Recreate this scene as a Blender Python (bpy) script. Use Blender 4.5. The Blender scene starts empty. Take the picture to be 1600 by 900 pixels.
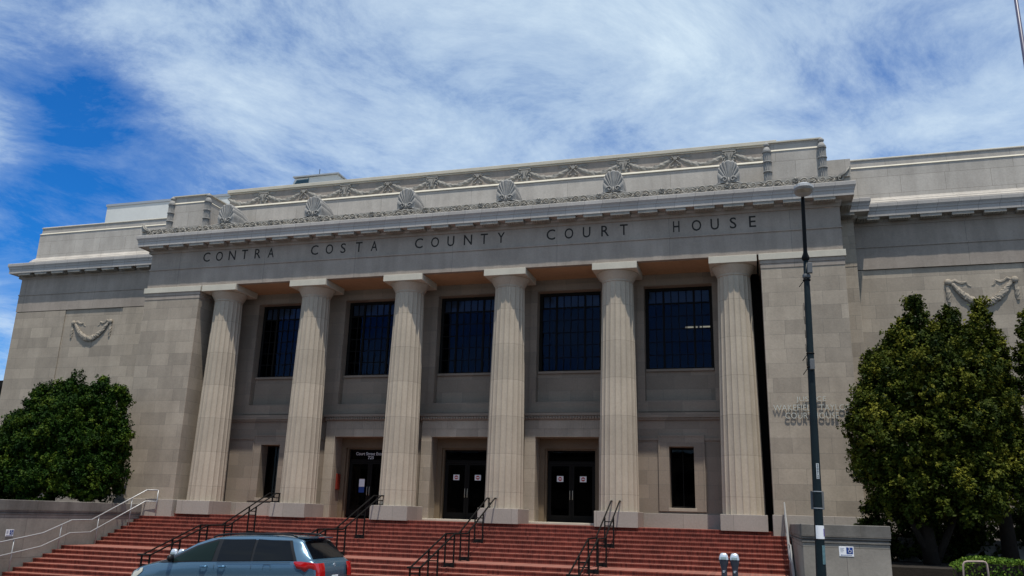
import bpy, math, random
import numpy as np
from mathutils import Vector, Matrix
rnd = random.Random(7)
PI = math.pi
scene = bpy.context.scene
COL = scene.collection

# ------------------------------------------------------------------ camera
cam_d = bpy.data.cameras.new('camera'); cam = bpy.data.objects.new('camera', cam_d); COL.objects.link(cam)
scene.camera = cam
YAW, PITCH, ROLL = -0.2886, 0.2687, 0.0289
cy, sy, cp, sp = math.cos(YAW), math.sin(YAW), math.cos(PITCH), math.sin(PITCH)
F = Vector((sy*cp, cy*cp, sp)); Rv = Vector((cy, -sy, 0)); U = Rv.cross(F)
c_, s_ = math.cos(ROLL), math.sin(ROLL)
Rr = c_*Rv + s_*U; Ur = -s_*Rv + c_*U
M = Matrix((Rr, Ur, -F)).transposed().to_4x4(); M.translation = Vector((26.966, -30.423, 0.226))
cam.matrix_world = M
cam_d.sensor_width = 36; cam_d.lens = 1299.9/1600*36; cam_d.clip_end = 3000; cam_d.clip_start = 0.1

# ------------------------------------------------------------------ sky and sun
CLX, CLY = 2.4, 0.7
HOLES = [((-.656, .645, .391), 260, -.085), ((-.70, .638, .319), 130, -.15), ((-.662, .619, .423), 500, -.04), ((-.684, .566, .461), 400, .03), ((-.577, .691, .435), 120, .05), ((-.729, .65, .213), 120, -.05), ((.076, .895, .439), 500, -.08), ((.16, .866, .474), 500, -.05), ((-.72, .59, .362), 1200, .08)]
SUN_EL, SUN_AZ = 73.0, 28.0            # azimuth measured to the right of straight behind the viewer
world = bpy.data.worlds.new('World'); scene.world = world; world.use_nodes = True
wn = world.node_tree; wn.nodes.clear()
def N(t, k, **p):
    n = t.nodes.new(k)
    for a, b in p.items(): setattr(n, a, b)
    return n
def mathn(t, op, a, b=None, c=None):
    n = N(t, 'ShaderNodeMath', operation=op)
    for i, v in enumerate((a, b, c)):
        if v is None: continue
        if isinstance(v, (int, float)): n.inputs[i].default_value = v
        else: t.links.new(v, n.inputs[i])
    return n.outputs[0]
def mixc(t, fac, a, b, mode='MIX'):
    n = N(t, 'ShaderNodeMix', data_type='RGBA', blend_type=mode)
    for s, v in ((0, fac), (6, a), (7, b)):
        if isinstance(v, (int, float)): n.inputs[s].default_value = v
        elif isinstance(v, tuple): n.inputs[s].default_value = (*v, 1)[:4]
        else: t.links.new(v, n.inputs[s])
    return n.outputs[2]
def ramp(t, fac, stops):
    n = N(t, 'ShaderNodeValToRGB'); e = n.color_ramp.elements
    while len(e) > len(stops): e.remove(e[-1])
    while len(e) < len(stops): e.new(1)
    for el, (p, c) in zip(e, stops):
        el.position = p; el.color = (*c, 1) if isinstance(c, tuple) else (c, c, c, 1)
    t.links.new(fac, n.inputs[0]); return n.outputs[0]
def noise(t, vec, scale, detail=4, rough=.5, dist=0.):
    n = N(t, 'ShaderNodeTexNoise'); n.inputs['Scale'].default_value = scale
    n.inputs['Detail'].default_value = detail; n.inputs['Roughness'].default_value = rough
    n.inputs['Distortion'].default_value = dist
    if vec is not None: t.links.new(vec, n.inputs['Vector'])
    return n.outputs[0]
sky = N(wn, 'ShaderNodeTexSky', sky_type='NISHITA'); sky.sun_disc = False
sky.sun_elevation = math.radians(SUN_EL); sky.sun_rotation = math.radians(180-SUN_AZ)
sky.altitude = 0; sky.air_density = 1.0; sky.dust_density = 0.2; sky.ozone_density = 3.0
tc = N(wn, 'ShaderNodeTexCoord'); sep = N(wn, 'ShaderNodeSeparateXYZ'); wn.links.new(tc.outputs['Generated'], sep.inputs[0])
zc = mathn(wn, 'ADD', mathn(wn, 'MAXIMUM', sep.outputs[2], 0.0), 0.22)
cb = N(wn, 'ShaderNodeCombineXYZ')
wn.links.new(mathn(wn, 'DIVIDE', sep.outputs[0], zc), cb.inputs[0]); wn.links.new(mathn(wn, 'DIVIDE', sep.outputs[1], zc), cb.inputs[1])
mp0 = N(wn, 'ShaderNodeMapping'); wn.links.new(cb.outputs[0], mp0.inputs[0]); mp0.inputs['Rotation'].default_value = (0, 0, math.radians(38))
mp = N(wn, 'ShaderNodeMapping'); wn.links.new(mp0.outputs[0], mp.inputs[0]); mp.inputs['Scale'].default_value = (.9, .78, 1); mp.inputs['Location'].default_value = (CLX, CLY, 0)
n1 = noise(wn, mp.outputs[0], 1.25, 6, .55, .45)
mp2 = N(wn, 'ShaderNodeMapping'); wn.links.new(mp0.outputs[0], mp2.inputs[0]); mp2.inputs['Scale'].default_value = (1.15, .85, 1); mp2.inputs['Location'].default_value = (1.7, 4.2, 0)
n2 = noise(wn, mp2.outputs[0], 3.1, 15, .70, .40)
dens = mathn(wn, 'ADD', mathn(wn, 'MULTIPLY', n1, .50), mathn(wn, 'MULTIPLY', n2, .50))
def lobe(d, sharp, amt):
    v = N(wn, 'ShaderNodeVectorMath', operation='DOT_PRODUCT'); wn.links.new(tc.outputs['Generated'], v.inputs[0]); v.inputs[1].default_value = Vector(d).normalized()
    return mathn(wn, 'MULTIPLY', mathn(wn, 'POWER', mathn(wn, 'MAXIMUM', v.outputs['Value'], 0), sharp), amt)
# clear blue gap low in the western sky, cloud thickest overhead and to the north
bias = 0.035
for d, sh, am in HOLES:
    bias = mathn(wn, 'ADD', lobe(d, sh, am), bias)
dens = mathn(wn, 'ADD', dens, bias)
cl = ramp(wn, dens, [(.33, 0.0), (.43, .20), (.53, .64), (.66, 1.0)])
bg = N(wn, 'ShaderNodeBackground'); bg.inputs[1].default_value = 0.11
skyc = mixc(wn, 1.0, sky.outputs[0], (0.10, 0.60, 1.18), 'MULTIPLY')
cloud = mixc(wn, n2, (4.6, 6.3, 7.7), (6.9, 7.9, 8.7))
wn.links.new(mixc(wn, mathn(wn, 'MULTIPLY', cl, .93), skyc, cloud), bg.inputs[0])
wo = N(wn, 'ShaderNodeOutputWorld'); wn.links.new(bg.outputs[0], wo.inputs[0])
sun_d = bpy.data.lights.new('sun', 'SUN'); sun_d.energy = 5.0; sun_d.angle = math.radians(.53); sun_d.color = (1, .94, .84)
sun = bpy.data.objects.new('sun', sun_d); COL.objects.link(sun)
e_, a_ = math.radians(SUN_EL), math.radians(SUN_AZ)
sd = Vector((math.sin(a_)*math.cos(e_), -math.cos(a_)*math.cos(e_), math.sin(e_)))
sun.rotation_euler = sd.to_track_quat('Z', 'Y').to_euler(); sun.location = (20, -30, 60)
vs = scene.view_settings; vs.view_transform = 'Standard'; vs.look = 'None'; vs.gamma = 1; vs.exposure = 0.06; vs.use_curve_mapping = False

# ------------------------------------------------------------------ materials
MATS = {}
def mat(name, col, rough=.8, metal=0, bump=0, bscale=20, var=0, vscale=.6, spec=.3, emit=None, coat=0):
    m = bpy.data.materials.new(name); m.use_nodes = True; t = m.node_tree; b = t.nodes['Principled BSDF']
    b.inputs['Roughness'].default_value = rough; b.inputs['Metallic'].default_value = metal
    b.inputs['Specular IOR Level'].default_value = spec; b.inputs['Coat Weight'].default_value = coat
    b.inputs['Base Color'].default_value = (*col, 1)
    g = N(t, 'ShaderNodeNewGeometry')
    if var:
        f = noise(t, g.outputs['Position'], vscale, 6, .6)
        f2 = noise(t, g.outputs['Position'], vscale*9, 5, .6)
        ff = mathn(t, 'ADD', mathn(t, 'MULTIPLY', f, .65), mathn(t, 'MULTIPLY', f2, .35))
        c = ramp(t, ff, [(.3, tuple(x*(1-var) for x in col)), (.7, tuple(min(1, x*(1+var)) for x in col))])
        t.links.new(c, b.inputs['Base Color'])
    if bump:
        bn = N(t, 'ShaderNodeBump'); bn.inputs['Strength'].default_value = bump; bn.inputs['Distance'].default_value = .02
        t.links.new(noise(t, g.outputs['Position'], bscale, 5, .6), bn.inputs['Height']); t.links.new(bn.outputs[0], b.inputs['Normal'])
    if emit:
        b.inputs['Emission Color'].default_value = (*emit[0], 1); b.inputs['Emission Strength'].default_value = emit[1]
    MATS[name] = m; return m
def stone(name, c1, c2, bw, rh, mortar=.006, mcol=(.16, .145, .125), off=.5, zoff=0, xoff=0, streak=.0, stain=.18, pit=.25):
    """coursed stone: joints from a brick texture laid on the wall in metres, blocks of differing tone"""
    m = bpy.data.materials.new(name); m.use_nodes = True; t = m.node_tree; b = t.nodes['Principled BSDF']
    b.inputs['Roughness'].default_value = .88; b.inputs['Specular IOR Level'].default_value = .2
    g = N(t, 'ShaderNodeNewGeometry'); s = N(t, 'ShaderNodeSeparateXYZ'); t.links.new(g.outputs['Position'], s.inputs[0])
    u = mathn(t, 'ADD', mathn(t, 'ADD', s.outputs[0], s.outputs[1]), xoff); v = mathn(t, 'ADD', s.outputs[2], zoff)
    cbn = N(t, 'ShaderNodeCombineXYZ'); t.links.new(u, cbn.inputs[0]); t.links.new(v, cbn.inputs[1])
    # uneven block lengths: shift the courses sideways a little, course by course
    br = N(t, 'ShaderNodeTexBrick'); br.offset = off; br.squash = .72; br.squash_frequency = 3
    t.links.new(cbn.outputs[0], br.inputs['Vector']); br.inputs['Scale'].default_value = 1
    br.inputs['Brick Width'].default_value = bw; br.inputs['Row Height'].default_value = rh
    br.inputs['Mortar Size'].default_value = mortar; br.inputs['Mortar Smooth'].default_value = .3
    br.inputs['Color1'].default_value = (*c1, 1); br.inputs['Color2'].default_value = (*c2, 1); br.inputs['Mortar'].default_value = (*mcol, 1)
    f = noise(t, g.outputs['Position'], .7, 7, .62)
    c = mixc(t, 1.0, br.outputs[0], ramp(t, f, [(.25, 1-stain), (.75, 1+stain*.35)]), 'MULTIPLY')
    f3 = noise(t, g.outputs['Position'], 14, 6, .7)
    c = mixc(t, 1.0, c, ramp(t, f3, [(.3, .90), (.7, 1.06)]), 'MULTIPLY')
    if streak:
        mpn = N(t, 'ShaderNodeMapping'); mpn.inputs['Scale'].default_value = (1.7, 1.7, .30); t.links.new(g.outputs['Position'], mpn.inputs[0])
        c = mixc(t, streak, c, mixc(t, 1.0, c, ramp(t, noise(t, mpn.outputs[0], 1.4, 8, .65), [(.38, (.34, .32, .31)), (.62, 1.0)]), 'MULTIPLY'))
    t.links.new(c, b.inputs['Base Color'])
    bn = N(t, 'ShaderNodeBump'); bn.inputs['Strength'].default_value = pit; bn.inputs['Distance'].default_value = .02
    h = mathn(t, 'SUBTRACT', f3, mathn(t, 'MULTIPLY', br.outputs[1], .8))
    t.links.new(h, bn.inputs['Height']); t.links.new(bn.outputs[0], b.inputs['Normal'])
    MATS[name] = m; return m
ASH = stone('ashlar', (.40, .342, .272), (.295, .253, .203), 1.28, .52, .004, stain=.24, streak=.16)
SHAFT = stone('shaft_stone', (.43, .368, .29), (.37, .318, .252), 50, 1.42, .005, zoff=.3, stain=.16, streak=.08)
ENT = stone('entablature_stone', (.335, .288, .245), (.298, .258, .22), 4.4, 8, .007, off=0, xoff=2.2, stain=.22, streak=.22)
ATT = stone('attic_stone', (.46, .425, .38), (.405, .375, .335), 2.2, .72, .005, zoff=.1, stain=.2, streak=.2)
CORN = stone('cornice_stone', (.38, .36, .34), (.34, .32, .30), .98, 30, .005, off=0, mcol=(.09, .09, .10), stain=.15)
TRIM = mat('carved_stone', (.25, .236, .21), .9, var=.3, vscale=3, bump=.4, bscale=30)
PALE = mat('pale_coping', (.45, .42, .35), .85, var=.12, vscale=1.5)
BASE = stone('plinth_granite', (.335, .30, .265), (.29, .262, .232), 2.2, 3, .006, zoff=1, stain=.15)
WALLG = stone('terrace_concrete', (.30, .275, .24), (.265, .245, .215), 1.9, 1.35, .008, zoff=.27, stain=.4, streak=.15)
CAPG = stone('terrace_coping', (.22, .205, .185), (.18, .17, .155), 1.9, 9, .008, stain=.45, streak=.35)
SOFF = mat('soffit_plaster', (.36, .225, .13), .9, var=.2)
BROWN = mat('brown_reveal', (.13, .095, .06), .7, var=.2)
PORCH_SHADE = stone('porch_shade_stone', (.265, .218, .172), (.205, .17, .135), 1.28, .52, .005)  # ashlar copy, darker and warmer: the porch shade is in the colour
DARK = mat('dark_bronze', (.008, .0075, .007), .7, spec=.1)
INTR = mat('interior_dark', (.03, .028, .026), .9)
BLACKI = mat('black_iron', (.006, .006, .006), .6, metal=0, spec=.12)
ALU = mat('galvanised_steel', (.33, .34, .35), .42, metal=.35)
GREYM = mat('grey_metal_box', (.10, .105, .11), .5)
POLE = mat('pole_green_paint', (.005, .012, .015), .5, var=.3, vscale=3, spec=.2)
WHITE = mat('white_enamel', (.75, .76, .78), .4); BLUE = mat('sign_blue', (.015, .05, .22), .4)
RED = mat('notice_red', (.36, .03, .025), .5); REDB = mat('dark_red_box', (.16, .018, .010), .5); LETT = mat('incised_letter', (.02, .018, .016), .8)
BRASS = mat('brushed_letter_metal', (.50, .49, .42), .4, metal=.3)
PENT = mat('white_panel', (.52, .53, .51), .6, var=.08); CONC = mat('sidewalk_concrete', (.20, .19, .175), .9, var=.15, bump=.2)
ASPH = mat('asphalt', (.055, .055, .057), .9, var=.2, bump=.4, bscale=60); SOIL = mat('soil', (.018, .014, .010), .95, bump=.6, var=.4)
TRUNK = mat('bark', (.025, .019, .014), .95, bump=.9, bscale=14, var=.35, vscale=4)
def leafmat(name, a, b2, c3, hedge=False):
    m = bpy.data.materials.new(name); m.use_nodes = True; t = m.node_tree; b = t.nodes['Principled BSDF']
    g = N(t, 'ShaderNodeNewGeometry')
    at_ = N(t, 'ShaderNodeAttribute', attribute_name='tone') if not hedge else None
    r1 = g.outputs['Random Per Island'] if hedge else at_.outputs['Fac']
    big = noise(t, g.outputs['Position'], 1.1, 3, .6)
    f = mathn(t, 'ADD', mathn(t, 'MULTIPLY', r1, .62), mathn(t, 'MULTIPLY', big, .38))
    t.links.new(ramp(t, f, [(.25, a), (.52, b2), (.86, c3)]), b.inputs['Base Color'])
    b.inputs['Roughness'].default_value = .6; b.inputs['Specular IOR Level'].default_value = .07
    tr = N(t, 'ShaderNodeBsdfTranslucent'); t.links.new(ramp(t, f, [(.25, a), (.52, b2), (.86, c3)]), tr.inputs[0])
    mx = N(t, 'ShaderNodeMixShader'); mx.inputs[0].default_value = .12
    t.links.new(b.outputs[0], mx.inputs[1]); t.links.new(tr.outputs[0], mx.inputs[2])
    t.links.new(mx.outputs[0], t.nodes['Material Output'].inputs[0]); return m
LEAF = leafmat('juniper_leaf', (.007, .016, .0018), (.040, .055, .006), (.16, .155, .018))
LEAF2 = leafmat('laurel_leaf', (.004, .016, .0016), (.017, .043, .004), (.09, .125, .012))
LEAF3 = leafmat('hedge_leaf', (.03, .07, .008), (.09, .16, .02), (.17, .24, .04), hedge=True)
def brickmat():
    m = bpy.data.materials.new('red_step_brick'); m.use_nodes = True; t = m.node_tree; b = t.nodes['Principled BSDF']
    g = N(t, 'ShaderNodeNewGeometry'); s = N(t, 'ShaderNodeSeparateXYZ'); t.links.new(g.outputs['Position'], s.inputs[0])
    u = mathn(t, 'DIVIDE', s.outputs[0], .078); fr = mathn(t, 'FRACT', u); idx = mathn(t, 'FLOOR', u)
    line = mathn(t, 'LESS_THAN', fr, .14)
    wv = N(t, 'ShaderNodeTexWhiteNoise', noise_dimensions='2D'); cbn = N(t, 'ShaderNodeCombineXYZ')
    t.links.new(idx, cbn.inputs[0]); t.links.new(mathn(t, 'FLOOR', mathn(t, 'DIVIDE', s.outputs[2], .137)), cbn.inputs[1]); t.links.new(cbn.outputs[0], wv.inputs[0])
    c = ramp(t, wv.outputs[0], [(0, (.115, .022, .014)), (.5, (.165, .033, .020)), (1, (.22, .05, .032))])
    c = mixc(t, mathn(t, 'MULTIPLY', line, .35), c, (.22, .13, .10))
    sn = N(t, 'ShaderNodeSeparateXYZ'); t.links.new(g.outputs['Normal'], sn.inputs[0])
    c = mixc(t, mathn(t, 'MULTIPLY', mathn(t, 'MAXIMUM', sn.outputs[2], 0), .35), c, (.36, .20, .16))   # sunlight put into the colour: upward faces paler
    c = mixc(t, 1., c, ramp(t, noise(t, g.outputs['Position'], .5, 7, .65), [(.3, .82), (.7, 1.10)]), 'MULTIPLY')
    c = mixc(t, 1., c, ramp(t, noise(t, g.outputs['Position'], 3.1, 9, .7), [(.30, .90), (.55, 1.0), (.75, 1.06)]), 'MULTIPLY')
    t.links.new(c, b.inputs['Base Color']); b.inputs['Roughness'].default_value = .75; b.inputs['Specular IOR Level'].default_value = .3
    return m
BRICK = brickmat()
def glassmat(name, tint, refl, tr):
    m = bpy.data.materials.new(name); m.use_nodes = True; t = m.node_tree; t.nodes.remove(t.nodes['Principled BSDF'])
    fr = N(t, 'ShaderNodeFresnel'); fr.inputs[0].default_value = refl
    g = N(t, 'ShaderNodeBsdfGlossy'); g.inputs['Color'].default_value = (*tint, 1); g.inputs['Roughness'].default_value = .02
    geo = N(t, 'ShaderNodeNewGeometry'); bn = N(t, 'ShaderNodeBump'); bn.inputs['Strength'].default_value = .06; bn.inputs['Distance'].default_value = .02
    t.links.new(noise(t, geo.outputs['Position'], 1.6, 3, .5), bn.inputs['Height']); t.links.new(bn.outputs[0], g.inputs['Normal'])
    tp = N(t, 'ShaderNodeBsdfTransparent'); tp.inputs[0].default_value = (*tr, 1)
    mx = N(t, 'ShaderNodeMixShader'); t.links.new(fr.outputs[0], mx.inputs[0]); t.links.new(tp.outputs[0], mx.inputs[1]); t.links.new(g.outputs[0], mx.inputs[2])
    t.links.new(mx.outputs[0], t.nodes['Material Output'].inputs[0]); return m
GLASS = glassmat('window_glass', (.11, .19, .36), 1.45, (.5, .53, .58))
DGLASS = glassmat('door_glass', (.5, .5, .5), 1.35, (.16, .16, .17))
CARG = glassmat('car_glass', (.8, .9, 1), 1.5, (.5, .62, .6)); CARP = glassmat('car_privacy_glass', (.7, .85, 1), 1.5, (.05, .055, .06))

# ------------------------------------------------------------------ mesh helpers
class MB:
    def __init__(s): s.v = []; s.f = []; s.m = []; s.sm = []
    def add(s, vs_, fs, mi=0, smooth=False):
        o = len(s.v); s.v += [tuple(p) for p in vs_]; s.f += [tuple(i+o for i in f) for f in fs]
        s.m += [mi]*len(fs); s.sm += [smooth]*len(fs); return s
    def box(s, x0, x1, y0, y1, z0, z1, mi=0):
        return s.add([(x0,y0,z0),(x1,y0,z0),(x1,y1,z0),(x0,y1,z0),(x0,y0,z1),(x1,y0,z1),(x1,y1,z1),(x0,y1,z1)],
            [(3,2,1,0),(4,5,6,7),(0,1,5,4),(1,2,6,5),(2,3,7,6),(3,0,4,7)], mi)
    def bbox(s, x0, x1, y0, y1, z0, z1, r=.01, mi=0):
        """box with chamfered vertical and top edges"""
        P = lambda d, z: [(x0+d,y0,z),(x1-d,y0,z),(x1,y0+d,z),(x1,y1-d,z),(x1-d,y1,z),(x0+d,y1,z),(x0,y1-d,z),(x0,y0+d,z)]
        Q = lambda d, z: [(x0+d,y0+r,z),(x1-d,y0+r,z),(x1-r,y0+d,z),(x1-r,y1-d,z),(x1-d,y1-r,z),(x0+d,y1-r,z),(x0+r,y1-d,z),(x0+r,y0+d,z)]
        vv = Q(r*2, z0)+P(r, z0+r)+P(r, z1-r)+Q(r*2, z1)
        ff = [tuple(range(7,-1,-1)), tuple(range(24,32))]
        for k in range(3):
            for i in range(8): j = (i+1) % 8; ff.append((k*8+i, k*8+j, k*8+8+j, k*8+8+i))
        return s.add(vv, ff, mi)
    def lathe(s, cx, cy_, prof, n=24, mi=0, smooth=True, flute=0, a0=0):
        vv = []; ff = []
        for k, (r, z) in enumerate(prof):
            for i in range(n):
                a = 2*PI*i/n + a0; rr = r
                if flute: rr = r*(1-flute*abs(math.sin(a*flute_n/2)))
                vv.append((cx+rr*math.cos(a), cy_+rr*math.sin(a), z))
        for k in range(len(prof)-1):
            for i in range(n): j = (i+1) % n; ff.append((k*n+i, k*n+j, (k+1)*n+j, (k+1)*n+i))
        ff.append(tuple(range(n-1, -1, -1))); ff.append(tuple((len(prof)-1)*n+i for i in range(n)))
        return s.add(vv, ff, mi, smooth)
    def tube(s, pts, r, n=8, mi=0, r2=None, smooth=True):
        pts = [Vector(p) for p in pts]; vv = []; ff = []; up0 = None
        for k, p in enumerate(pts):
            d = (pts[min(k+1, len(pts)-1)]-pts[max(k-1, 0)]).normalized()
            up = Vector((0,0,1)) if abs(d.z) < .95 else Vector((0,1,0))
            if up0 is not None: up = up0
            a = d.cross(up)
            if a.length < 1e-4: a = d.cross(Vector((1,0,0)))
            a.normalize(); b = a.cross(d).normalized(); up0 = b
            rr = r if r2 is None else r+(r2-r)*k/(len(pts)-1)
            if isinstance(r, (list, tuple)): rr = r[k]
            for i in range(n): t = 2*PI*i/n; vv.append(p+a*math.cos(t)*rr+b*math.sin(t)*rr)
        for k in range(len(pts)-1):
            for i in range(n): j = (i+1) % n; ff.append((k*n+i, k*n+j, (k+1)*n+j, (k+1)*n+i))
        ff += [tuple(range(n-1, -1, -1)), tuple((len(pts)-1)*n+i for i in range(n))]
        return s.add(vv, ff, mi, smooth)
    def prism(s, poly, y0, y1, mi=0):
        """polygon in x,z extruded in y (poly anticlockwise seen from -y)"""
        n = len(poly); vv = [(x, y0, z) for x, z in poly]+[(x, y1, z) for x, z in poly]
        ff = [tuple(range(n)), tuple(range(2*n-1, n-1, -1))]+[(i, i+n, (i+1) % n+n, (i+1) % n) for i in range(n)]
        return s.add(vv, ff, mi)
    def sweep(s, path, prof, mi=0, cap=True):
        """prof = (outward offset, z) swept along a plan path with mitred corners; outward = right-hand side of travel"""
        n = len(path); dirs = [(Vector(path[i+1])-Vector(path[i])).normalized() for i in range(n-1)]
        vv = []; ff = []; k = len(prof)
        for i in range(n):
            d0 = dirs[max(i-1, 0)]; d1 = dirs[min(i, n-2)]
            n0 = Vector((d0.y, -d0.x)); n1 = Vector((d1.y, -d1.x)); m = (n0+n1); m = m/(m.dot(n0)) if m.length > 1e-6 else n0
            for o, z in prof: vv.append((path[i][0]+m.x*o, path[i][1]+m.y*o, z))
        for i in range(n-1):
            for j in range(k-1): ff.append((i*k+j, (i+1)*k+j, (i+1)*k+j+1, i*k+j+1))
        if cap: ff += [tuple(range(k)), tuple(range((n-1)*k+k-1, (n-1)*k-1, -1))]
        return s.add(vv, ff, mi)
    def xform(s, mt):
        s.v = [tuple(mt @ Vector(p)) for p in s.v]; return s
    def build(s, name, mats, parent=None, **props):
        me = bpy.data.meshes.new(name); me.from_pydata(s.v, [], s.f)
        for m in (mats if isinstance(mats, (list, tuple)) else [mats]): me.materials.append(m)
        me.polygons.foreach_set('material_index', s.m); me.polygons.foreach_set('use_smooth', s.sm); me.update()
        o = bpy.data.objects.new(name, me); COL.objects.link(o)
        if parent is not None: o.parent = parent
        for k, v in props.items(): o[k] = v
        return o
flute_n = 20
def _clusters(b, gap):
    par = list(range(len(b.v)))
    def fd(i):
        while par[i] != i: par[i] = par[par[i]]; i = par[i]
        return i
    for f in b.f:
        r0 = fd(f[0])
        for q in f[1:]: par[fd(q)] = r0
    isl = {}
    for fi, f in enumerate(b.f): isl.setdefault(fd(f[0]), []).append(fi)
    items = []
    for fl in isl.values():
        vs_ = {q for fi in fl for q in b.f[fi]}; P = [b.v[q] for q in vs_]
        items.append([fl, [min(p[k] for p in P) for k in range(3)], [max(p[k] for p in P) for k in range(3)]])
    items.sort(key=lambda t: t[1][0])
    merged = True
    while merged:
        merged = False; out = []
        for it in items:
            for o in out:
                if all(it[1][k] <= o[2][k]+gap and o[1][k] <= it[2][k]+gap for k in range(3)):
                    o[0] = o[0]+it[0]; o[1] = [min(a, c) for a, c in zip(o[1], it[1])]; o[2] = [max(a, c) for a, c in zip(o[2], it[2])]; merged = True; break
            else: out.append(it)
        items = out
    return items
def split_build(b, name, mats, parent=None, gap=.02):
    """one object per separate piece"""
    res = []
    for fl, lo, hi in _clusters(b, gap):
        mp_ = {}; p = MB()
        for fi in fl:
            for q in b.f[fi]:
                if q not in mp_: mp_[q] = len(p.v); p.v.append(b.v[q])
            p.f.append(tuple(mp_[q] for q in b.f[fi])); p.m.append(b.m[fi]); p.sm.append(b.sm[fi])
        res.append(p.build(name, mats, parent))
    return res
def rebase(root, base):
    def go(o):
        for ch in o.children:
            if ch.type == 'MESH': ch.data.transform(Matrix.Translation(-Vector(base)))
            go(ch)
    go(root); root.location = Vector(base)
def thing(name, label, cat, loc=(0,0,0), rz=0, group=None):
    o = bpy.data.objects.new(name, None); COL.objects.link(o); o.location = loc; o.rotation_euler = (0,0,rz)
    o['label'] = label; o['category'] = cat
    if group: o['group'] = group
    return o
def text_mb(txt, size, ext=.006, spacing=1., align='LEFT', bold=0.):
    cu = bpy.data.curves.new('txt', 'FONT'); cu.body = txt; cu.size = size; cu.extrude = ext; cu.space_character = spacing
    cu.align_x = align; cu.offset = bold; cu.resolution_u = 3
    o = bpy.data.objects.new('txt', cu); COL.objects.link(o); dg = bpy.context.evaluated_depsgraph_get()
    me = bpy.data.meshes.new_from_object(o.evaluated_get(dg)); mb = MB()
    mb.add([v.co[:] for v in me.vertices], [tuple(p.vertices) for p in me.polygons])
    bpy.data.objects.remove(o); bpy.data.curves.remove(cu); bpy.data.meshes.remove(me)
    return mb      # lies in x,y ; stand it up with RX
RX = Matrix.Rotation(PI/2, 4, 'X')
def put_text(mb, txt, x, y, z, size, ext=.006, width=None, height=None, align='LEFT', bold=0., mi=0, spacing=1.):
    t = text_mb(txt, size, ext, spacing, align, bold)
    xs = [v[0] for v in t.v]; ys = [v[1] for v in t.v]
    sx = width/(max(xs)-min(xs)) if width else 1; sz = height/(max(ys)-min(ys)) if height else sx
    x0 = min(xs) if align == 'LEFT' else 0
    t.v = [((v[0]-x0)*sx, v[1]*sz, v[2]) for v in t.v]
    t.xform(Matrix.Translation((x, y, z)) @ RX); mb.add(t.v, t.f, mi)

# ------------------------------------------------------------------ ground, road, pavement
def gz(x): return -2.2+.03*(min(max(x, -60), 90)-10.8)      # the street climbs to the right
xs = [-600, -60, -30, -10, 0, 10, 20, 30, 45, 60, 90, 700]
def sheet(name, y0, y1, dz, m, xx=xs, **p):
    b = MB(); n = len(xx)
    b.add([(x, y0, gz(x)+dz) for x in xx]+[(x, y1, gz(x)+dz) for x in xx], [(i, i+1, n+i+1, n+i) for i in range(n-1)])
    return b.build(name, m, None, **p)
sheet('ground', -700, 700, -.16, CONC, kind='structure')
sheet('road', -21, -9.45, -.14, ASPH, kind='structure')
b = MB()
for i in range(len(xs)-1):
    x0, x1 = xs[i], xs[i+1]
    b.add([(x0,-9.3,gz(x0)),(x1,-9.3,gz(x1)),(x1,3,gz(x1)),(x0,3,gz(x0)),(x0,-9.3,gz(x0)-.15),(x1,-9.3,gz(x1)-.15)], [(0,1,2,3),(4,5,1,0)])
b.build('pavement', CONC, None, kind='structure')
b = MB()
for i in range(len(xs)-1):
    x0, x1 = xs[i], xs[i+1]
    A = [(x0,-9.45,gz(x0)+.004),(x1,-9.45,gz(x1)+.004),(x1,-9.3,gz(x1)+.004),(x0,-9.3,gz(x0)+.004),(x0,-9.47,gz(x0)-.15),(x1,-9.47,gz(x1)-.15)]
    b.add(A, [(0,1,2,3),(4,5,1,0)])
b.build('kerb', PALE, None, kind='structure')

# terraces of planting soil beside the stairs
b = MB(); b.box(-12, .05, -7.9, 2.45, -3, .12); b.build('planting_terrace', SOIL, None, kind='structure')
b = MB(); b.box(29.9, 60, -5.6, 2.45, -3, -.75); b.box(31.6, 60, -9.0, -5.6, -3, -.95); b.build('planting_terrace', SOIL, None, kind='structure')

# ------------------------------------------------------------------ steps
RISE = .137
STX0, STX1 = 2.02, 27.86
b = MB(); y = .22; prof = [(.22, 0.)]
z = 0
seq = [.335]*8+[1.62]+[.40]*9
yy = .22
poly = []                                   # (y,z) profile
for i, tr in enumerate(seq):
    b.bbox(STX0, STX1, yy, 3.0 if i == 0 else yy+ .6+(seq[i-1]), z-RISE-.4, z, .012) if False else None
    poly += [(yy, z), (yy, z-.035), (yy+.018, z-.04), (yy+.018, z-RISE)]
    z -= RISE; yy -= tr
n = len(poly); vv = [(STX0, p[0], p[1]) for p in poly]+[(STX1, p[0], p[1]) for p in poly]
b.add(vv, [(i, i+1, n+i+1, n+i) for i in range(n-1)])
b.add([(STX0-.3, 3.0, 0), (STX1+.3, 3.0, 0), (STX1, .22, 0), (STX0, .22, 0)], [(3,2,1,0)])
steps = b.build('entrance_steps', BRICK, None, label='wide flight of red brick steps rising to the columned porch', category='steps')
def stair_z(y):
    yy, z = .22, 0
    for tr in seq:
        if y > yy: return z
        yy -= tr if y <= yy else 0; z -= RISE
    return z

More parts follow.
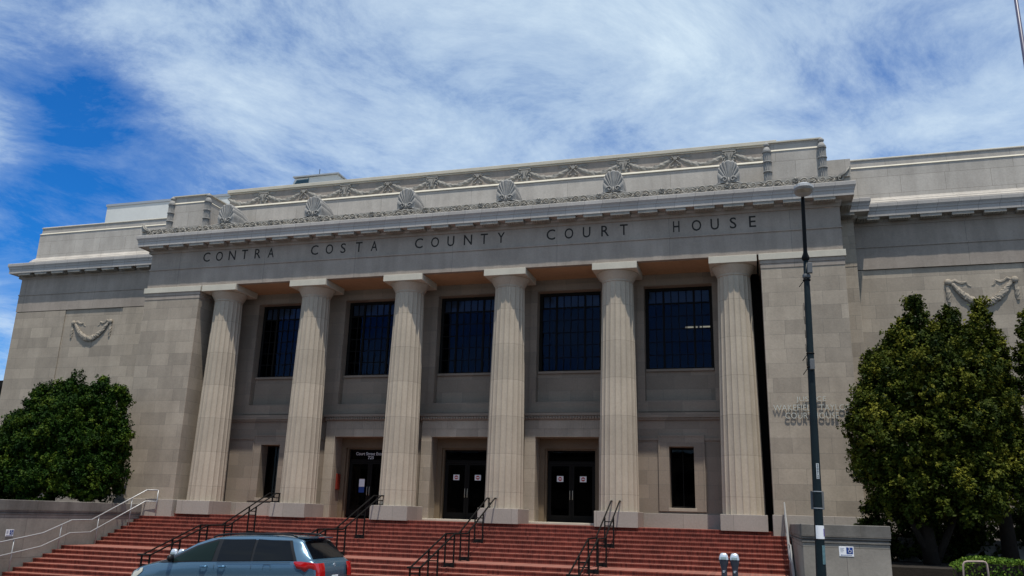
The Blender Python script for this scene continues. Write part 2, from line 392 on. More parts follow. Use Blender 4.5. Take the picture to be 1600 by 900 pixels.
# cheek walls
def cheek(x0, x1, label, top):
    b = MB(); b.bbox(x0+.04, x1-.04, -8.0, 2.0 if x0 < 10 else .0, -3.2, -.17, .012, 0)
    r = thing('stair_wall', label, 'wall'); b.build('wall', WALLG, r)
    b = MB(); yb = 1.6 if x0 < 10 else -.005
    b.bbox(x0, x1, -8.05, yb, -.03, top, .015); b.build('coping', CAPG, r)
    b = MB(); b.bbox(x0+.01, x1-.01, -8.03, yb-.02, -.075, -.031, .008); b.bbox(x0+.02, x1-.02, -8.02, yb-.03, -.17, -.11, .01); b.box(x0+.05, x1-.05, -7.98, yb-.04, -.11, -.075)
    b.build('moulding', CAPG, r); rebase(r, ((x0+x1)/2, -3.5, -2.3)); return r
cheek(27.87, 29.92, 'grey stone wall with coping ending the steps on the right, beside the lamp pole', .27)
cheek(.0, 2.0, 'long grey stone wall with coping beside the steps, below the left tree', .33)

# ------------------------------------------------------------------ courthouse
CH = thing('courthouse', 'tan stone court house with six fluted columns, carved cornice and two side wings', 'building')
XC = 15.4
COLX = [4.4*i for i in range(1, 7)]
# --- columns
def shaft_mesh():
    n = 160; rings = []; H0, H1 = .53, 9.13
    vv = []; ff = []
    zs = [H0+.0, H0+.02]+[H0+(H1-H0)*k/10 for k in range(1, 11)]
    for z in zs:
        t = (z-H0)/(H1-H0); r = .735*(1-t)+.60*t + .012*math.sin(PI*t)
        for i in range(n):
            a = 2*PI*i/n; ph = (i*20/n) % 1
            rr = r-(.040*math.sqrt(max(0, 1-(2*ph-1)**2)))*(.98 if z < H1-.3 else .55)
            vv.append((rr*math.cos(a), rr*math.sin(a), z))
    for k in range(len(zs)-1):
        for i in range(n): j = (i+1) % n; ff.append((k*n+i, k*n+j, (k+1)*n+j, (k+1)*n+i))
    m = MB(); m.add(vv, ff); return m
sh0 = cap0 = aba0 = pl0 = None
for i, x in enumerate(COLX):
    if sh0 is None:
        sh = shaft_mesh().build('column', SHAFT, CH)
        m = MB(); m.lathe(0, 0, [(.585,9.131),(.61,9.15),(.61,9.17),(.60,9.18),(.62,9.21),(.67,9.30),(.74,9.42),(.80,9.50),(.815,9.528)], 48)
        cp_ = m.build('capital', SHAFT, sh)
        m = MB(); m.bbox(-.8635, .8635, -.8635, .8635, 9.53, 9.797, .008); ab_ = m.build('abacus', PALE, sh)
        m = MB(); m.bbox(-.785, .785, -.785, .785, -.02, .53, .01); pl_ = m.build('plinth', BASE, sh)
        sh0 = sh; sh.location = (x, .8635, 0)
    else:
        s = sh0.copy(); COL.objects.link(s); s.parent = CH; s.location = (x, .8635, 0)
        for ch in (cp_, ab_, pl_):
            c = ch.copy(); COL.objects.link(c); c.parent = s
# --- antae (piers) at both ends of the porch
for x0, x1 in ((.5, 3.44), (27.36, 30.3)):
    a = MB().bbox(x0+.03, x1-.03, .05, 2.6, .55, 9.24, .01).build('pier', ASH, CH)
    MB().bbox(x0-.03, x1+.03, -.02, 2.6, 9.555, 9.797, .008).build('pier_cap', PALE, a)
    m = MB(); m.bbox(x0+.005, x1-.005, .02, 2.6, 9.41, 9.555, .01); m.bbox(x0+.02, x1-.02, .035, 2.6, 9.24, 9.408, .01); m.build('pier_moulding', ENT, a)
    m = MB(); m.bbox(x0-.02, x1+.02, .0, 2.6, -3, .55, .012); m.build('pier_base', BASE, a)
# --- entablature
fx0, fx1 = .55, 30.25
m = MB()
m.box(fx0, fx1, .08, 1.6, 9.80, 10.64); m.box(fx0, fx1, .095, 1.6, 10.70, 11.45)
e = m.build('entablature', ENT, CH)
m = MB(); pathM = [(fx0, 2.7), (fx0, .08), (fx1, .08), (fx1, 2.7)]
m.sweep(pathM, [(0,10.64),(.035,10.645),(.035,10.70),(0,10.71)]); m.sweep(pathM, [(0,11.45),(.03,11.46),(.045,11.52),(.045,11.6),(0,11.61)])
m.build('moulding', ENT, e)
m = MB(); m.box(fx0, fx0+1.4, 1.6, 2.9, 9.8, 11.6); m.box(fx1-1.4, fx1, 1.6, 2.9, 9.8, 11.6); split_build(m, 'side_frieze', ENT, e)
m = MB(); m.box(3.3, 27.4, 1.6, 2.05, 9.80, 9.9); m.box(fx0+.2, fx1-.2, 1.61, 2.7, 9.91, 12.1); m.build('porch_ceiling', SOFF, CH)
MB().box(3.45, 27.35, .30, 1.6, 9.792, 9.798).build('soffit', SOFF, e)
# lettering cut in the frieze
for w, xa, xb, zt in (('CONTRA',3.32,6.98,11.39),('COSTA',8.76,11.95,11.38),('COUNTY',13.62,17.57,11.37),('COURT',19.28,22.56,11.36),('HOUSE',24.26,27.40,11.34)):
    m = MB(); k = len(w); lw = .34
    for q, ch in enumerate(w):
        xx = xa+(xb-lw-xa)*q/(k-1); put_text(m, ch, xx, .094, zt-.45, .6, .003, width=lw*(1.05 if ch in 'OCN' else .9 if ch in 'AURYT' else .72), height=.44, bold=.004)
    split_build(m, 'letter', LETT, e, .0)
# --- cornice
CP = [(0,11.60),(.05,11.605),(.09,11.66),(.09,11.725),(.43,11.725),(.43,11.70),(.47,11.70),(.47,11.90),(.49,11.92),(.50,11.99),(.54,12.06),(.55,12.07),(.55,12.20),(.53,12.22),(0,12.26)]
def cornice(path, name='cornice'):
    c = MB().sweep(path, CP).build(name, CORN, CH)
    g = MB()
    for i in range(len(path)-1):
        A = Vector(path[i]); B = Vector(path[i+1]); d = (B-A).normalized(); nn = Vector((d.y, -d.x)); L = (B-A).length
        k = max(1, int(round(L/1.07)))
        for q in range(k):
            c0 = A+d*(q+.5)*L/k; hw = min(.37, L/2-.05)
            P = [c0-d*hw+nn*.10, c0+d*hw+nn*.10, c0+d*hw+nn*.445, c0-d*hw+nn*.445]
            g.add([(p.x,p.y,11.59) for p in P]+[(p.x,p.y,11.722) for p in P], [(0,1,2,3),(0,4,5,1),(1,5,6,2),(2,6,7,3),(3,7,4,0),(7,6,5,4)])
            for r_ in range(3):
                for s_ in range(8):
                    p = c0+d*(-hw+.05+(2*hw-.1)*s_/7)+nn*(.19+.09*r_)
                    w = .018; g.box(p.x-w, p.x+w, p.y-w, p.y+w, 11.565, 11.591)
    split_build(g, 'mutule', TRIM, c, .03); return c
cm = cornice(pathM)
# --- wings
YW = 2.6
def wing(path, zb, xa, xb, garl, px0, px1):
    lo, hi = min(xa, xb), max(xa, xb)
    m = MB(); m.box(lo, hi, YW, YW+9, zb, 9.70)
    w = m.build('wing_wall', ASH, CH)
    # raised fields left and right of a slightly sunk panel are built as a thin skin around it
    m = MB()
    m.box(lo-.0, px0, YW-.05, YW-.002, .55, 9.69); m.box(px1, hi, YW-.05, YW-.002, .55, 9.69)
    split_build(m, 'pilaster', ASH, w)
    m = MB(); m.box(lo-.04, hi+.04, YW-.12, YW-.052, -1.5, .27); m.box(lo-.02, hi+.02, YW-.09, YW-.052, .28, .70); m.box(lo-.03, hi+.03, YW-.11, YW-.052, .705, .78); m.box(lo-.01, hi+.01, YW-.07, YW-.052, 1.15, 1.22)
    m.build('wing_base', BASE, w)
    m = MB(); m.box(lo-.03, hi+.03, YW-.06, YW+.5, 9.72, 10.58); m.box(lo-.03, hi+.03, YW-.045, YW+.5, 10.64, 11.6)
    f = m.build('wing_frieze', ENT, w)
    m = MB(); m.box(lo-.05, hi+.05, YW-.09, YW+.4, 10.58, 10.64); m.box(lo-.05, hi+.05, YW-.075, YW+.4, 11.46, 11.59); m.build('moulding', ENT, w)
    cornice(path, 'wing_cornice')
    m = MB(); m.box(lo+.25, hi-.25, YW+.1, YW+9, 12.2, 12.52)
    y0 = YW+.1
    m.sweep([(lo+.25, y0+6), (lo+.25, y0), (hi-.25, y0), (hi-.25, y0+6)], [(-.02,12.5),(.0,12.52),(-.04,12.58),(-.04,12.61),(-.10,12.70),(-.10,14.0),(-.10,14.02),(-.15,14.03),(-.15,14.33),(-.13,14.34),(-.13,14.40),(-.5,14.41)])
    m.box(lo+.5, hi-.5, y0+.3, YW+9, 12.5, 14.36)
    m.build('wing_attic', ATT, w)
    m = MB(); m.sweep([(lo+.25, y0+6), (lo+.25, y0), (hi-.25, y0), (hi-.25, y0+6)], [(-.099,13.985),(-.075,13.99),(-.075,14.0),(-.14,14.075)]); m.sweep([(lo+.25, y0+6), (lo+.25, y0), (hi-.25, y0), (hi-.25, y0+6)], [(-.149,14.345),(-.115,14.35),(-.115,14.385),(-.18,14.43),(-.4,14.44)])
    m.build('coping', PALE, w)
    m = MB(); m.sweep([(lo+.25, y0+6), (lo+.25, y0), (hi-.25, y0), (hi-.25, y0+6)], [(.10,12.42),(.10,12.45),(.03,12.53),(.03,12.55),(-.035,12.62)]); m.build('weathered_course', ATT, w)
    # garland
    m = garland_mb(garl[0], garl[1], garl[2], YW+.03); m.build('carved_garland', mat('garland_stone', (.27, .235, .19), .95, var=.3, vscale=5) if 'garland_stone' not in MATS else MATS['garland_stone'], w)
    return w
def bumpy_tube(m, pts, rad, n=9, seed=1, amp=.18):
    """tube whose surface is knobbed like carved leaves"""
    rr = random.Random(seed); P = [Vector(p) for p in pts]; vv = []; ff = []
    for k, p in enumerate(P):
        d = (P[min(k+1, len(P)-1)]-P[max(k-1, 0)]).normalized(); a = d.cross(Vector((0,1,0))).normalized(); b_ = Vector((0,-1,0))
        for i in range(n):
            t = 2*PI*i/n; r = rad[k]*(1+rr.uniform(-1.3, 1.3)*amp)
            vv.append(p+a*math.cos(t)*r+b_*math.sin(t)*r*.55)
    for k in range(len(P)-1):
        for i in range(n): j = (i+1) % n; ff.append((k*n+i, (k+1)*n+i, (k+1)*n+j, k*n+j))
    ff += [tuple(range(n)), tuple((len(P)-1)*n+i for i in range(n-1, -1, -1))]
    m.add(vv, ff)
def garland_mb(xa, xb, zt, y):
    m = MB(); sag = .78; K = 36
    pts = []; rad = []; K = 52
    for k in range(K+1):
        t = k/K; u = 2*t-1; pts.append((xa+.12+(xb-xa-.24)*t, y-.07, zt-.02-sag*(1-u*u))); rad.append(.055+.085*(1-u*u)**.8)
    bumpy_tube(m, pts, rad, 10, 3)
    for s, x in ((1, xa), (-1, xb)):
        m.lathe(0, 0, [(.02,0),(.10,.02),(.13,.07),(.10,.11),(.03,.13)], 12)
        # turn the last lathe so that it faces the viewer
        q = len(m.v)-12*5; 
        for i in range(q, len(m.v)): v = m.v[i]; m.v[i] = (x+v[0], y-v[2], zt+.03+v[1])
        bumpy_tube(m, [(x-s*.03, y-.05, zt-.05-k*.075) for k in range(10)], [.05+.035*math.sin(k*.35) for k in range(10)], 8, 5)
        rb = [(x+s*.10, zt+.04), (x+s*.24, zt+.10), (x+s*.34, zt+.02), (x+s*.48, zt-.02), (x+s*.62, zt+.03), (x+s*.66, zt-.10), (x+s*.76, zt-.16)]
        bumpy_tube(m, [(a, y-.035, c) for a, c in rb], [.05,.06,.045,.055,.05,.04,.02], 6, 9)
    return m
EW = 58
wing([(30.25, 1.9), (30.95, 1.9), (30.95, YW), (EW, YW)], -2.5, 30.6, EW, (34.05, 36.25, 9.05), 31.15, 46)
wing([(-9.55, 11), (-9.55, YW), (-.15, YW), (-.15, 1.9), (.55, 1.9)], -2.5, -9.5, .2, (-5.75, -3.5, 8.98), -6.35, -2.86)
# narrow stepped strips where wings meet the porch
for x0, x1 in ((30.31, 30.9), (-.1, .49)):
    m = MB(); m.bbox(x0, x1, 1.95, YW+.3, -2.5, 9.69, .01); m.box(x0, x1, 1.94, YW+.3, 9.70, 10.6); m.box(x0, x1, 1.955, YW+.3, 10.64, 11.6); m.box(x0+.0, x1+.02, 1.93, YW+.2, 10.6, 10.64)
    m.build('stepped_strip', ASH, CH)
    MB().box(x0-.3, x1+.1, 2.2, 4, 12.2, 14.2).build('stepped_strip', ATT, CH)
mat('weathered_shaded_shell', (.25, .243, .23), .9, var=.3, vscale=4)  # weathered grey, darkened further for the concave shading of the shells
# --- attic above the porch
m = MB(); m.box(fx0+.35, fx1-.35, .35, 6, 12.2, 12.42)
m.box(2.9, 27.9, 2.4, 9, 12.42, 14.40)
at = m.build('attic_wall', ATT, CH)
m = MB(); m.add([(2.9,2.36,14.40),(27.9,2.36,14.40),(27.9,2.36,14.43),(2.9,2.36,14.43),(2.9,2.46,14.53),(27.9,2.46,14.53),(2.9,2.62,14.54),(27.9,2.62,14.54)], [(0,1,2,3),(3,2,5,4),(4,5,7,6)])
m.build('ledge', PALE, at)
m = MB(); m.box(2.5, 28.2, 2.60, 9, 14.40, 15.28); m.build('garland_frieze', ENT, at)
m = MB(); m.bbox(2.35, 28.3, 2.50, 9, 15.28, 15.44, .012); m.bbox(2.42, 28.25, 2.55, 9, 15.22, 15.279, .01); m.build('coping', PALE, at)
# swags, ox skulls and knots, low relief on the frieze
Yf = 2.60
def swag_mesh():
    m = MB(); K = 22; pts = []; rad = []; x0 = -1.1
    for k in range(K+1):
        t = k/K; u = 2*t-1; pts.append((x0+.16+1.88*t, .0, 15.04-.36*(1-u*u))); rad.append(.055+.065*(1-u*u))
    bumpy_tube(m, pts, rad, 8, 4, .22)
    for s, x in ((1, x0+.2), (-1, 1.1-.2)):
        for dz in (0, .07): bumpy_tube(m, [(x+s*.05, -.005, 15.04+dz*.3), (x+s*.18, -.01, 15.08+dz), (x+s*.34, -.01, 15.06+dz), (x+s*.50, -.005, 15.10+dz)], [.022,.036,.03,.012], 6, 2)
    return m
def skull_mesh():
    m = MB(); m.prism([(-.17,14.60),(.17,14.60),(.30,15.14),(-.30,15.14)], -.025, .01); m.prism([(-.055,14.68),(.055,14.68),(.085,14.76),(.07,14.84),(.14,14.94),(.19,15.04),(.15,15.10),(-.15,15.10),(-.19,15.04),(-.14,14.94),(-.07,14.84),(-.085,14.76)], -.07, .01)
    m.prism([(-.03,14.70),(.03,14.70),(.045,14.90),(.09,15.05),(-.09,15.05),(-.045,14.90)], -.11, -.069)
    for s in (-1, 1):
        m.tube([(s*.15, -.04, 15.02), (s*.25, -.05, 15.04), (s*.29, -.04, 15.13)], .028, 6, 0, .012)
        m.tube([(s*.15, -.03, 14.90), (s*.26, -.04, 14.86), (s*.28, -.04, 14.75), (s*.20, -.03, 14.72), (s*.17, -.03, 14.78)], .024, 6)
    m.box(-.27, .27, -.07, .01, 15.13, 15.20); return m
def knot_mesh():
    m = MB(); m.prism([(.09*math.cos(a*PI/4), 15.04+.08*math.sin(a*PI/4)) for a in range(8)], -.08, .01)
    for s in (-1, 1):
        m.tube([(s*.02, -.04, 14.98), (s*.10, -.04, 14.88), (s*.22, -.03, 14.78), (s*.22, -.03, 14.70), (s*.12, -.03, 14.68), (s*.08, -.03, 14.74)], .024, 6)
        m.tube([(s*.05, -.04, 15.05), (s*.14, -.04, 15.12), (s*.22, -.03, 15.08), (s*.12, -.04, 15.02)], .024, 6)
    return m
def repeat(first, xs_, par):
    first.location = (xs_[0], Yf, 0)
    for x in xs_[1:]:
        c = first.copy(); COL.objects.link(c); c.parent = par; c.location = (x, Yf, 0)
repeat(swag_mesh().build('swag', TRIM, at), [3.3+2.2*i for i in range(12)], at)
repeat(skull_mesh().build('ox_skull', TRIM, at), [4.4*i for i in range(1, 7)], at)
repeat(knot_mesh().build('ribbon_knot', TRIM, at), [2.2+4.4*i for i in range(1, 6)], at)
# corner blocks with fluted fasces
for x0, x1 in ((.98, 2.92), (27.86, 29.80)):
    m = MB()
    m.sweep([(x0, 2.62), (x0, .45), (x1, .45), (x1, 2.62)], [(.16,12.42),(.16,12.50),(.08,12.60),(.08,12.64),(0,12.74),(0,14.02),(-.05,14.05),(-.05,14.36),(-.03,14.37),(-.03,14.40),(-.6,14.41)])
    m.box(x0+.5, x1-.5, .95, 4, 12.4, 14.405)
    m.sweep([(x0, 6), (x0, 2.7)], [(0, 12.4),(0,14.3),(-.5,14.3)])
    bk = m.build('corner_block', ATT, CH)
    m = MB(); m.sweep([(x0, 2.62), (x0, .45), (x1, .45), (x1, 2.62)], [(.002,14.0),(.02,14.005),(.02,14.015),(-.049,14.09)]); m.sweep([(x0, 2.62), (x0, .45), (x1, .45), (x1, 2.62)], [(-.049,14.365),(.02,14.37),(.02,14.42),(-.3,14.44)]); m.build('coping', PALE, bk)
    for fx in (x0-.02, x1+.02):
        flute_n = 14
        m = MB(); m.lathe(fx, .42, [(.16,12.62),(.17,12.66),(.17,12.74),(.15,12.75),(.15,13.10),(.15,13.5),(.15,13.98)], 56, 0, False, .22)
        for zz in (13.15, 13.56, 13.97): m.lathe(fx, .42, [(.152,zz-.025),(.172,zz-.015),(.172,zz+.015),(.152,zz+.025)], 24)
        m.lathe(fx, .42, [(.16,13.99),(.165,14.02),(.12,14.10),(.10,14.16),(.06,14.20)], 16)
        m.lathe(fx, .42, [(.05,14.20),(.10,14.24),(.11,14.30),(.05,14.36),(.02,14.40)], 12)
        m.build('fluted_bundle', MATS['weathered_shaded_shell'], bk)
# --- cresting: running scroll along the cornice edge
def cresting():
    m = MB(); y = -.36
    m.box(.15, 30.65, y+.05, y+.12, 12.20, 12.52)
    step = .60; k = int(30.4/step); x = .2; L1 = 30.4/k
    for i in range(k):
        cx = x+(i+.5)*L1; s = 1 if i < k/2 else -1; up = 1 if i % 2 else -1; zc = 12.375
        pts = []; rr = []
        for q in range(20):
            t = q/19*2.0*PI*1.5; r = .135*(1-q/21); pts.append((cx+s*r*math.cos(t)*1.1, y+.0-.02*(q/19), zc+up*r*math.sin(t))); rr.append(.028-.010*q/19)
        m.tube(pts, rr, 5)
        m.tube([(cx+s*.18, y, zc), (cx+s*.22, y-.01, zc-up*.09), (cx+s*.32, y-.01, zc-up*.12), (cx+s*.42, y, zc-up*.07)], [.028,.03,.028,.024], 5)
        m.tube([(cx+s*.22, y, zc+up*.02), (cx+s*.30, y-.01, zc+.08*up), (cx+s*.36, y, zc+.12*up)], [.028,.034,.012], 5)
        m.tube([(cx+s*.26, y, zc-up*.02), (cx+s*.36, y-.01, zc+.03*up), (cx+s*.44, y, zc+.0*up)], [.03,.034,.012], 5)
        if i % 4 == 2:
            for t in range(-2, 8, 1): m.lathe(cx+.30+.085*math.cos(t*PI/5), y-.01, [(.005,12.40+.085*math.sin(t*PI/5)),(.04,12.43+.085*math.sin(t*PI/5)),(.005,12.47+.085*math.sin(t*PI/5))], 6)
            m.lathe(cx+.30, y-.02, [(.01,12.42),(.045,12.45),(.045,12.50),(.01,12.54)], 8)
    # upturned leaves at both ends
    for s, xx in ((-1, .16), (1, 30.64)):
        m.prism([(xx-s*.45, 12.42), (xx, 12.42), (xx+s*.04, 12.83), (xx-s*.10, 12.70), (xx-s*.22, 12.58), (xx-s*.34, 12.55)][::(1 if s > 0 else -1)], y-.03, y+.12)
        m.tube([(xx-s*.3, y-.05, 12.44), (xx-s*.15, y-.06, 12.55), (xx-s*.02, y-.05, 12.74)], .03, 5)
        # side run
        for i in range(4):
            yy_ = y+.25+i*.5; m.tube([(xx, yy_+.16*math.cos(t)*(1-t/14), 12.36+.12*math.sin(t)*(1-t/14)) for t in [q*.5 for q in range(14)]], .024, 5)
        m.box(xx-.04, xx+.04, y+.1, 2.0, 12.2, 12.42)
    return m.build('cresting', TRIM, cm)
cresting()
# --- shell antefixes
def shell_mb():
    m = MB(); nr = 9; zc0 = 12.66; y0 = -.06; prof = []
    for i in range(nr*6+1):
        t = i/(nr*6); a = PI*(1.0-t)*1.0; ph = (t*nr) % 1; sc = math.sin(PI*ph)
        # fan outline: nearly parallel sides under a round, scalloped head
        w = .40; h = .87; k = .72
        x = w*math.copysign(abs(math.cos(a))**k, math.cos(a)); z = h*abs(math.sin(a))**.62
        f = 1+.045*sc; prof.append((x*f, z*f, sc))
    n = len(prof); vv = []; ff = []
    for r_, dy in ((.06,-.03),(.5,-.05),(.94,-.06),(1.0,-.03)):
        for x, z, sc in prof: vv.append((x*r_, y0+dy-(.05*r_*sc if r_ < 1 else .02), zc0+z*r_))
    for x, z, sc in prof: vv.append((x*.98, .60, zc0+z*.96))
    for x, z, sc in prof: vv.append((x*.9, 1.1, zc0+z*.80))
    for k in range(5):
        for i in range(n-1): ff.append((k*n+i, k*n+i+1, (k+1)*n+i+1, (k+1)*n+i)[::-1])
    m.add(vv, ff)
    m.box(-.44, .44, -.04, .9, 12.42, 12.70)
    for s in (-1, 1):
        m.tube([(s*(.16+.12*(1-q/16)*math.cos(q*.55)), -.14, 12.78+.12*(1-q/16)*math.sin(q*.55)) for q in range(15)], .032, 6, 0, .02)
        m.tube([(s*.28, -.10, 12.66), (s*.40, -.10, 12.62), (s*.52, -.1, 12.60), (s*.80, -.1, 12.57)], .035, 6, 0, .016)
        m.tube([(s*.05, -.12, 12.60), (s*.2, -.12, 12.56), (s*.5, -.12, 12.54)], .03, 6, 0, .025)
    m.tube([(0, -.13, 12.60), (0, -.15, 12.74), (0, -.13, 12.86)], .04, 6, 0, .02)
    return m
s0 = shell_mb().build('shell_ornament', MATS['weathered_shaded_shell'], CH); s0.location = (COLX[0], 0, 0)
for x in COLX[1:]:
    c = s0.copy(); COL.objects.link(c); c.parent = CH; c.location = (x, 0, 0)
# --- back wall of the porch with window recesses, doors
BAY = [6.6, 11.0, 15.4, 19.8, 24.2]
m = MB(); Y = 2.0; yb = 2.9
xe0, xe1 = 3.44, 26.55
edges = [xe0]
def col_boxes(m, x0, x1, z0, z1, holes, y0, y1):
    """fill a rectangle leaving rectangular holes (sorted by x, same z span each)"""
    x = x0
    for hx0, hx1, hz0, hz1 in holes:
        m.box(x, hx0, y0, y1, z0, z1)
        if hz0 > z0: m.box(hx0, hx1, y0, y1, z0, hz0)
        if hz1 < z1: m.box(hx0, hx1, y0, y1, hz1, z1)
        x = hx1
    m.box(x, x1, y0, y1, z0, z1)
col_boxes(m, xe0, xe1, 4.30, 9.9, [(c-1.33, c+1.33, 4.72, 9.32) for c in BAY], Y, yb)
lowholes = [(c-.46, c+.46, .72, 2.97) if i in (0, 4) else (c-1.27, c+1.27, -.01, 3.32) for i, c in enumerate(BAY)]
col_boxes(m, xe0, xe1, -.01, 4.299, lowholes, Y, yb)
wall = m.build('porch_wall', PORCH_SHADE, CH)
# recess panels behind the openings
m = MB()
for c in BAY: m.box(c-1.325, c+1.325, 2.28, 2.8, 4.722, 5.90)
split_build(m, 'spandrel_panel', PORCH_SHADE, wall)
m = MB()
for c in BAY: m.box(c-1.3, c+1.3, 2.20, 2.8, 5.90, 5.99)
split_build(m, 'window_ledge', PORCH_SHADE, wall)
# string courses and base course
m = MB()
segs = [(xe0, 9.15), (12.85, 13.55), (17.25, 17.95), (21.65, xe1)]
for a, b2 in segs:
    m.box(a, b2, 1.86, 1.998, 4.06, 4.25); m.box(a, b2, 1.92, 1.998, 3.98, 4.059)
segs2 = [(xe0, 5.75), (7.45, 9.2), (12.8, 13.6), (17.2, 18.0), (21.6, 23.35), (25.05, xe1)]
for a, b2 in segs2: m.box(a, b2, 1.955, 1.998, 3.20, 3.30)
split_build(m, 'string_course', PORCH_SHADE, wall)
m = MB()
for a, b2 in [(xe0, 9.2), (12.8, 13.6), (17.2, 18.0), (21.6, xe1)]: m.bbox(a, b2, 1.93, 1.999, -.01, .52, .008)
split_build(m, 'base_course', BASE, wall)
# window surround pilaster strips
m = MB()
for c in BAY:
    m.box(c-1.62, c-1.335, 1.965, 1.998, 4.3, 9.6); m.box(c+1.335, c+1.62, 1.965, 1.998, 4.3, 9.6); m.box(c-1.335, c+1.335, 1.965, 1.998, 9.33, 9.6); m.box(c-1.335, c+1.335, 1.965, 1.998, 4.3, 4.715)
split_build(m, 'window_surround', PORCH_SHADE, wall)
# near-black sheet and top strip standing for deep shade beside the right pier
MB().box(26.56, 27.35, 2.04, 2.3, -.01, 9.8).build('recess_shade', DARK, CH)
MB().box(26.56, 27.38, .9, 2.03, 9.70, 9.79).build('recess_shade_top', DARK, CH)
# big windows
TOPREFL = mat('top_row_reflection', (.6, .62, .66), .9)  # pale strips added behind the top panes to stand for reflections
for i, c in enumerate(BAY):
    hw = 1.25; z0, z1 = 6.0, 9.24; y = 2.38
    fr = MB(); fr.box(c-1.33, c-hw+.05, y, y+.1, z0, 9.32); fr.box(c+hw-.05, c+1.33, y, y+.1, z0, 9.32); fr.box(c-hw+.05, c+hw-.05, y, y+.1, z1-.04, 9.32); fr.box(c-hw+.05, c+hw-.05, y, y+.1, z0-.005, z0+.06)
    f = fr.build('window', DARK, CH)
    mu = MB(); W = 2*hw-.1; xa = c-hw+.05
    for k in range(1, 8):
        x = xa+W*k/8; w = .040 if k in (2, 6) else .017
        mu.box(x-w, x+w, y+.02-(.02 if w > .02 else 0), y+.07, z0+.06, z1-.04)
    for k in range(1, 6):
        z = z0+.06+(z1-z0-.1)*k/6; w = .030 if k == 5 else .015; mu.box(xa, xa+W, y+.025, y+.066, z-w, z+w)
    mu.build('glazing_bars', DARK, f)
    MB().box(xa, xa+W, y+.045, y+.051, z0+.05, z1-.03).build('pane', GLASS, f)
    MB().box(xa+.03, xa+W-.03, y+.075, y+.08, z1-.56+.05*(i % 2), z1-.04).build('reflection_strip', TOPREFL, f)
# doors in three portals
def portal(c, notices):
    p = MB(); hw = 1.72
    p.bbox(c-hw, c-1.27, 1.84, 1.999, -.01, 3.985, .012); p.bbox(c+1.27, c+hw, 1.84, 1.999, -.01, 3.985, .012); p.box(c-1.27, c+1.27, 1.845, 1.999, 3.32, 3.98)
    P = p.build('portal', ASH, CH)
    q = MB(); q.bbox(c-hw-.10, c+hw+.10, 1.72, 1.999, 4.14, 4.26, .01); q.bbox(c-hw-.05, c+hw+.05, 1.78, 1.999, 3.99, 4.139, .01)
    for k in range(30):      # egg ornaments
        x = c-hw+.02+(2*hw-.04)*(k+.5)/30; q.lathe(x, 1.77, [(.012,4.005),(.038,4.03),(.045,4.08),(.02,4.13)], 8)
    q.build('portal_cornice', PORCH_SHADE, P)
    q = MB()
    for k in range(36):
        x = c-1.55+3.1*(k+.5)/36; q.box(x-.02, x+.02, 1.832, 1.842, 3.60, 3.93)
    q.build('fluted_frieze', ASH, P)
    q = MB(); q.box(c-1.27, c-1.05, 2.55, 2.89, .0, 3.32); q.box(c+1.05, c+1.27, 2.55, 2.89, .0, 3.32); q.box(c-1.05, c+1.05, 2.55, 2.89, 2.92, 3.32); q.box(c-1.05, c-.98, 2.66, 2.89, 0, 2.92); q.box(c+.98, c+1.05, 2.66, 2.89, 0, 2.92); q.box(c-.98, c+.98, 2.66, 2.89, 2.86, 2.92)
    q.build('inner_surround', BROWN, P)
    MB().bbox(c-1.72, c+1.72, 1.76, 3.0, .001, .085, .008).build('threshold', PALE, P) if c != 11.0 else None
    fr = MB(); z0 = .09; y = 2.80
    fr.box(c-.98, c+.98, y, y+.08, 2.36, 2.44); fr.box(c-.98, c+.98, y, y+.08, 2.80, 2.86)
    fr.box(c-.98, c-.93, y, y+.08, z0, 2.86); fr.box(c+.93, c+.98, y, y+.08, z0, 2.86)
    D = fr.build('door_frame', DARK, P)
    MB().box(c-.93, c+.93, y+.04, y+.046, 2.44, 2.80).build('transom_pane', DGLASS, P)
    for s in (-1, 1):
        x0, x1 = (c-.93, c-.005) if s < 0 else (c+.005, c+.93)
        d = MB(); d.box(x0, x0+.10, y+.01, y+.06, z0, 2.355); d.box(x1-.10, x1, y+.01, y+.06, z0, 2.355); d.box(x0+.1, x1-.1, y+.01, y+.06, z0, z0+.26); d.box(x0+.1, x1-.1, y+.01, y+.06, 2.25, 2.355)
        xh = x1-.05 if s < 0 else x0+.05
        d.build('door', DARK, P)
        h = MB(); h.tube([(xh, y-.04, .95), (xh, y-.05, 1.0), (xh, y-.05, 1.25), (xh, y-.04, 1.3)], .012, 6); h.build('door_handle', BRASS, P)
        MB().box(x0+.1, x1-.1, y+.03, y+.036, z0+.26, 2.25).build('door_pane', DGLASS, P)
        if notices:
            xx = (x0+x1)/2; n_ = MB(); n_.box(xx-.13, xx+.13, y+.016, y+.022, 1.64, 1.86, 0)
            t_ = [(xx+.085*math.cos(a*PI/4+PI/8), 1.75+.085*math.sin(a*PI/4+PI/8)) for a in range(8)]
            n_.prism(t_, y+.011, y+.0155, 1); n_.box(xx-.06, xx+.06, y+.008, y+.0108, 1.732, 1.768, 0)
            n_.build('door_notice', [WHITE, RED], P)
    return P
P1 = portal(11.0, False); portal(15.4, True); portal(19.8, True)
q = MB(); put_text(q, 'Court Street Entrance', 10.31, 2.79, 2.62, .15, .002, width=1.55, height=.13); put_text(q, '725', 11.0-.12, 2.79, 2.46, .15, .002, width=.27, height=.12)
q.build('door_lettering', WHITE, P1)
q = MB(); q.box(10.55, 10.80, 2.79, 2.796, 1.30, 1.62, 0); q.box(10.55, 10.80, 2.79, 2.796, 1.06, 1.295, 1); q.build('door_notice', [WHITE, BLUE], P1)
q = MB(); q.bbox(9.735, 9.80, 2.20, 2.5, 1.15, 1.80, .01); q.build('red_box', REDB, P1)
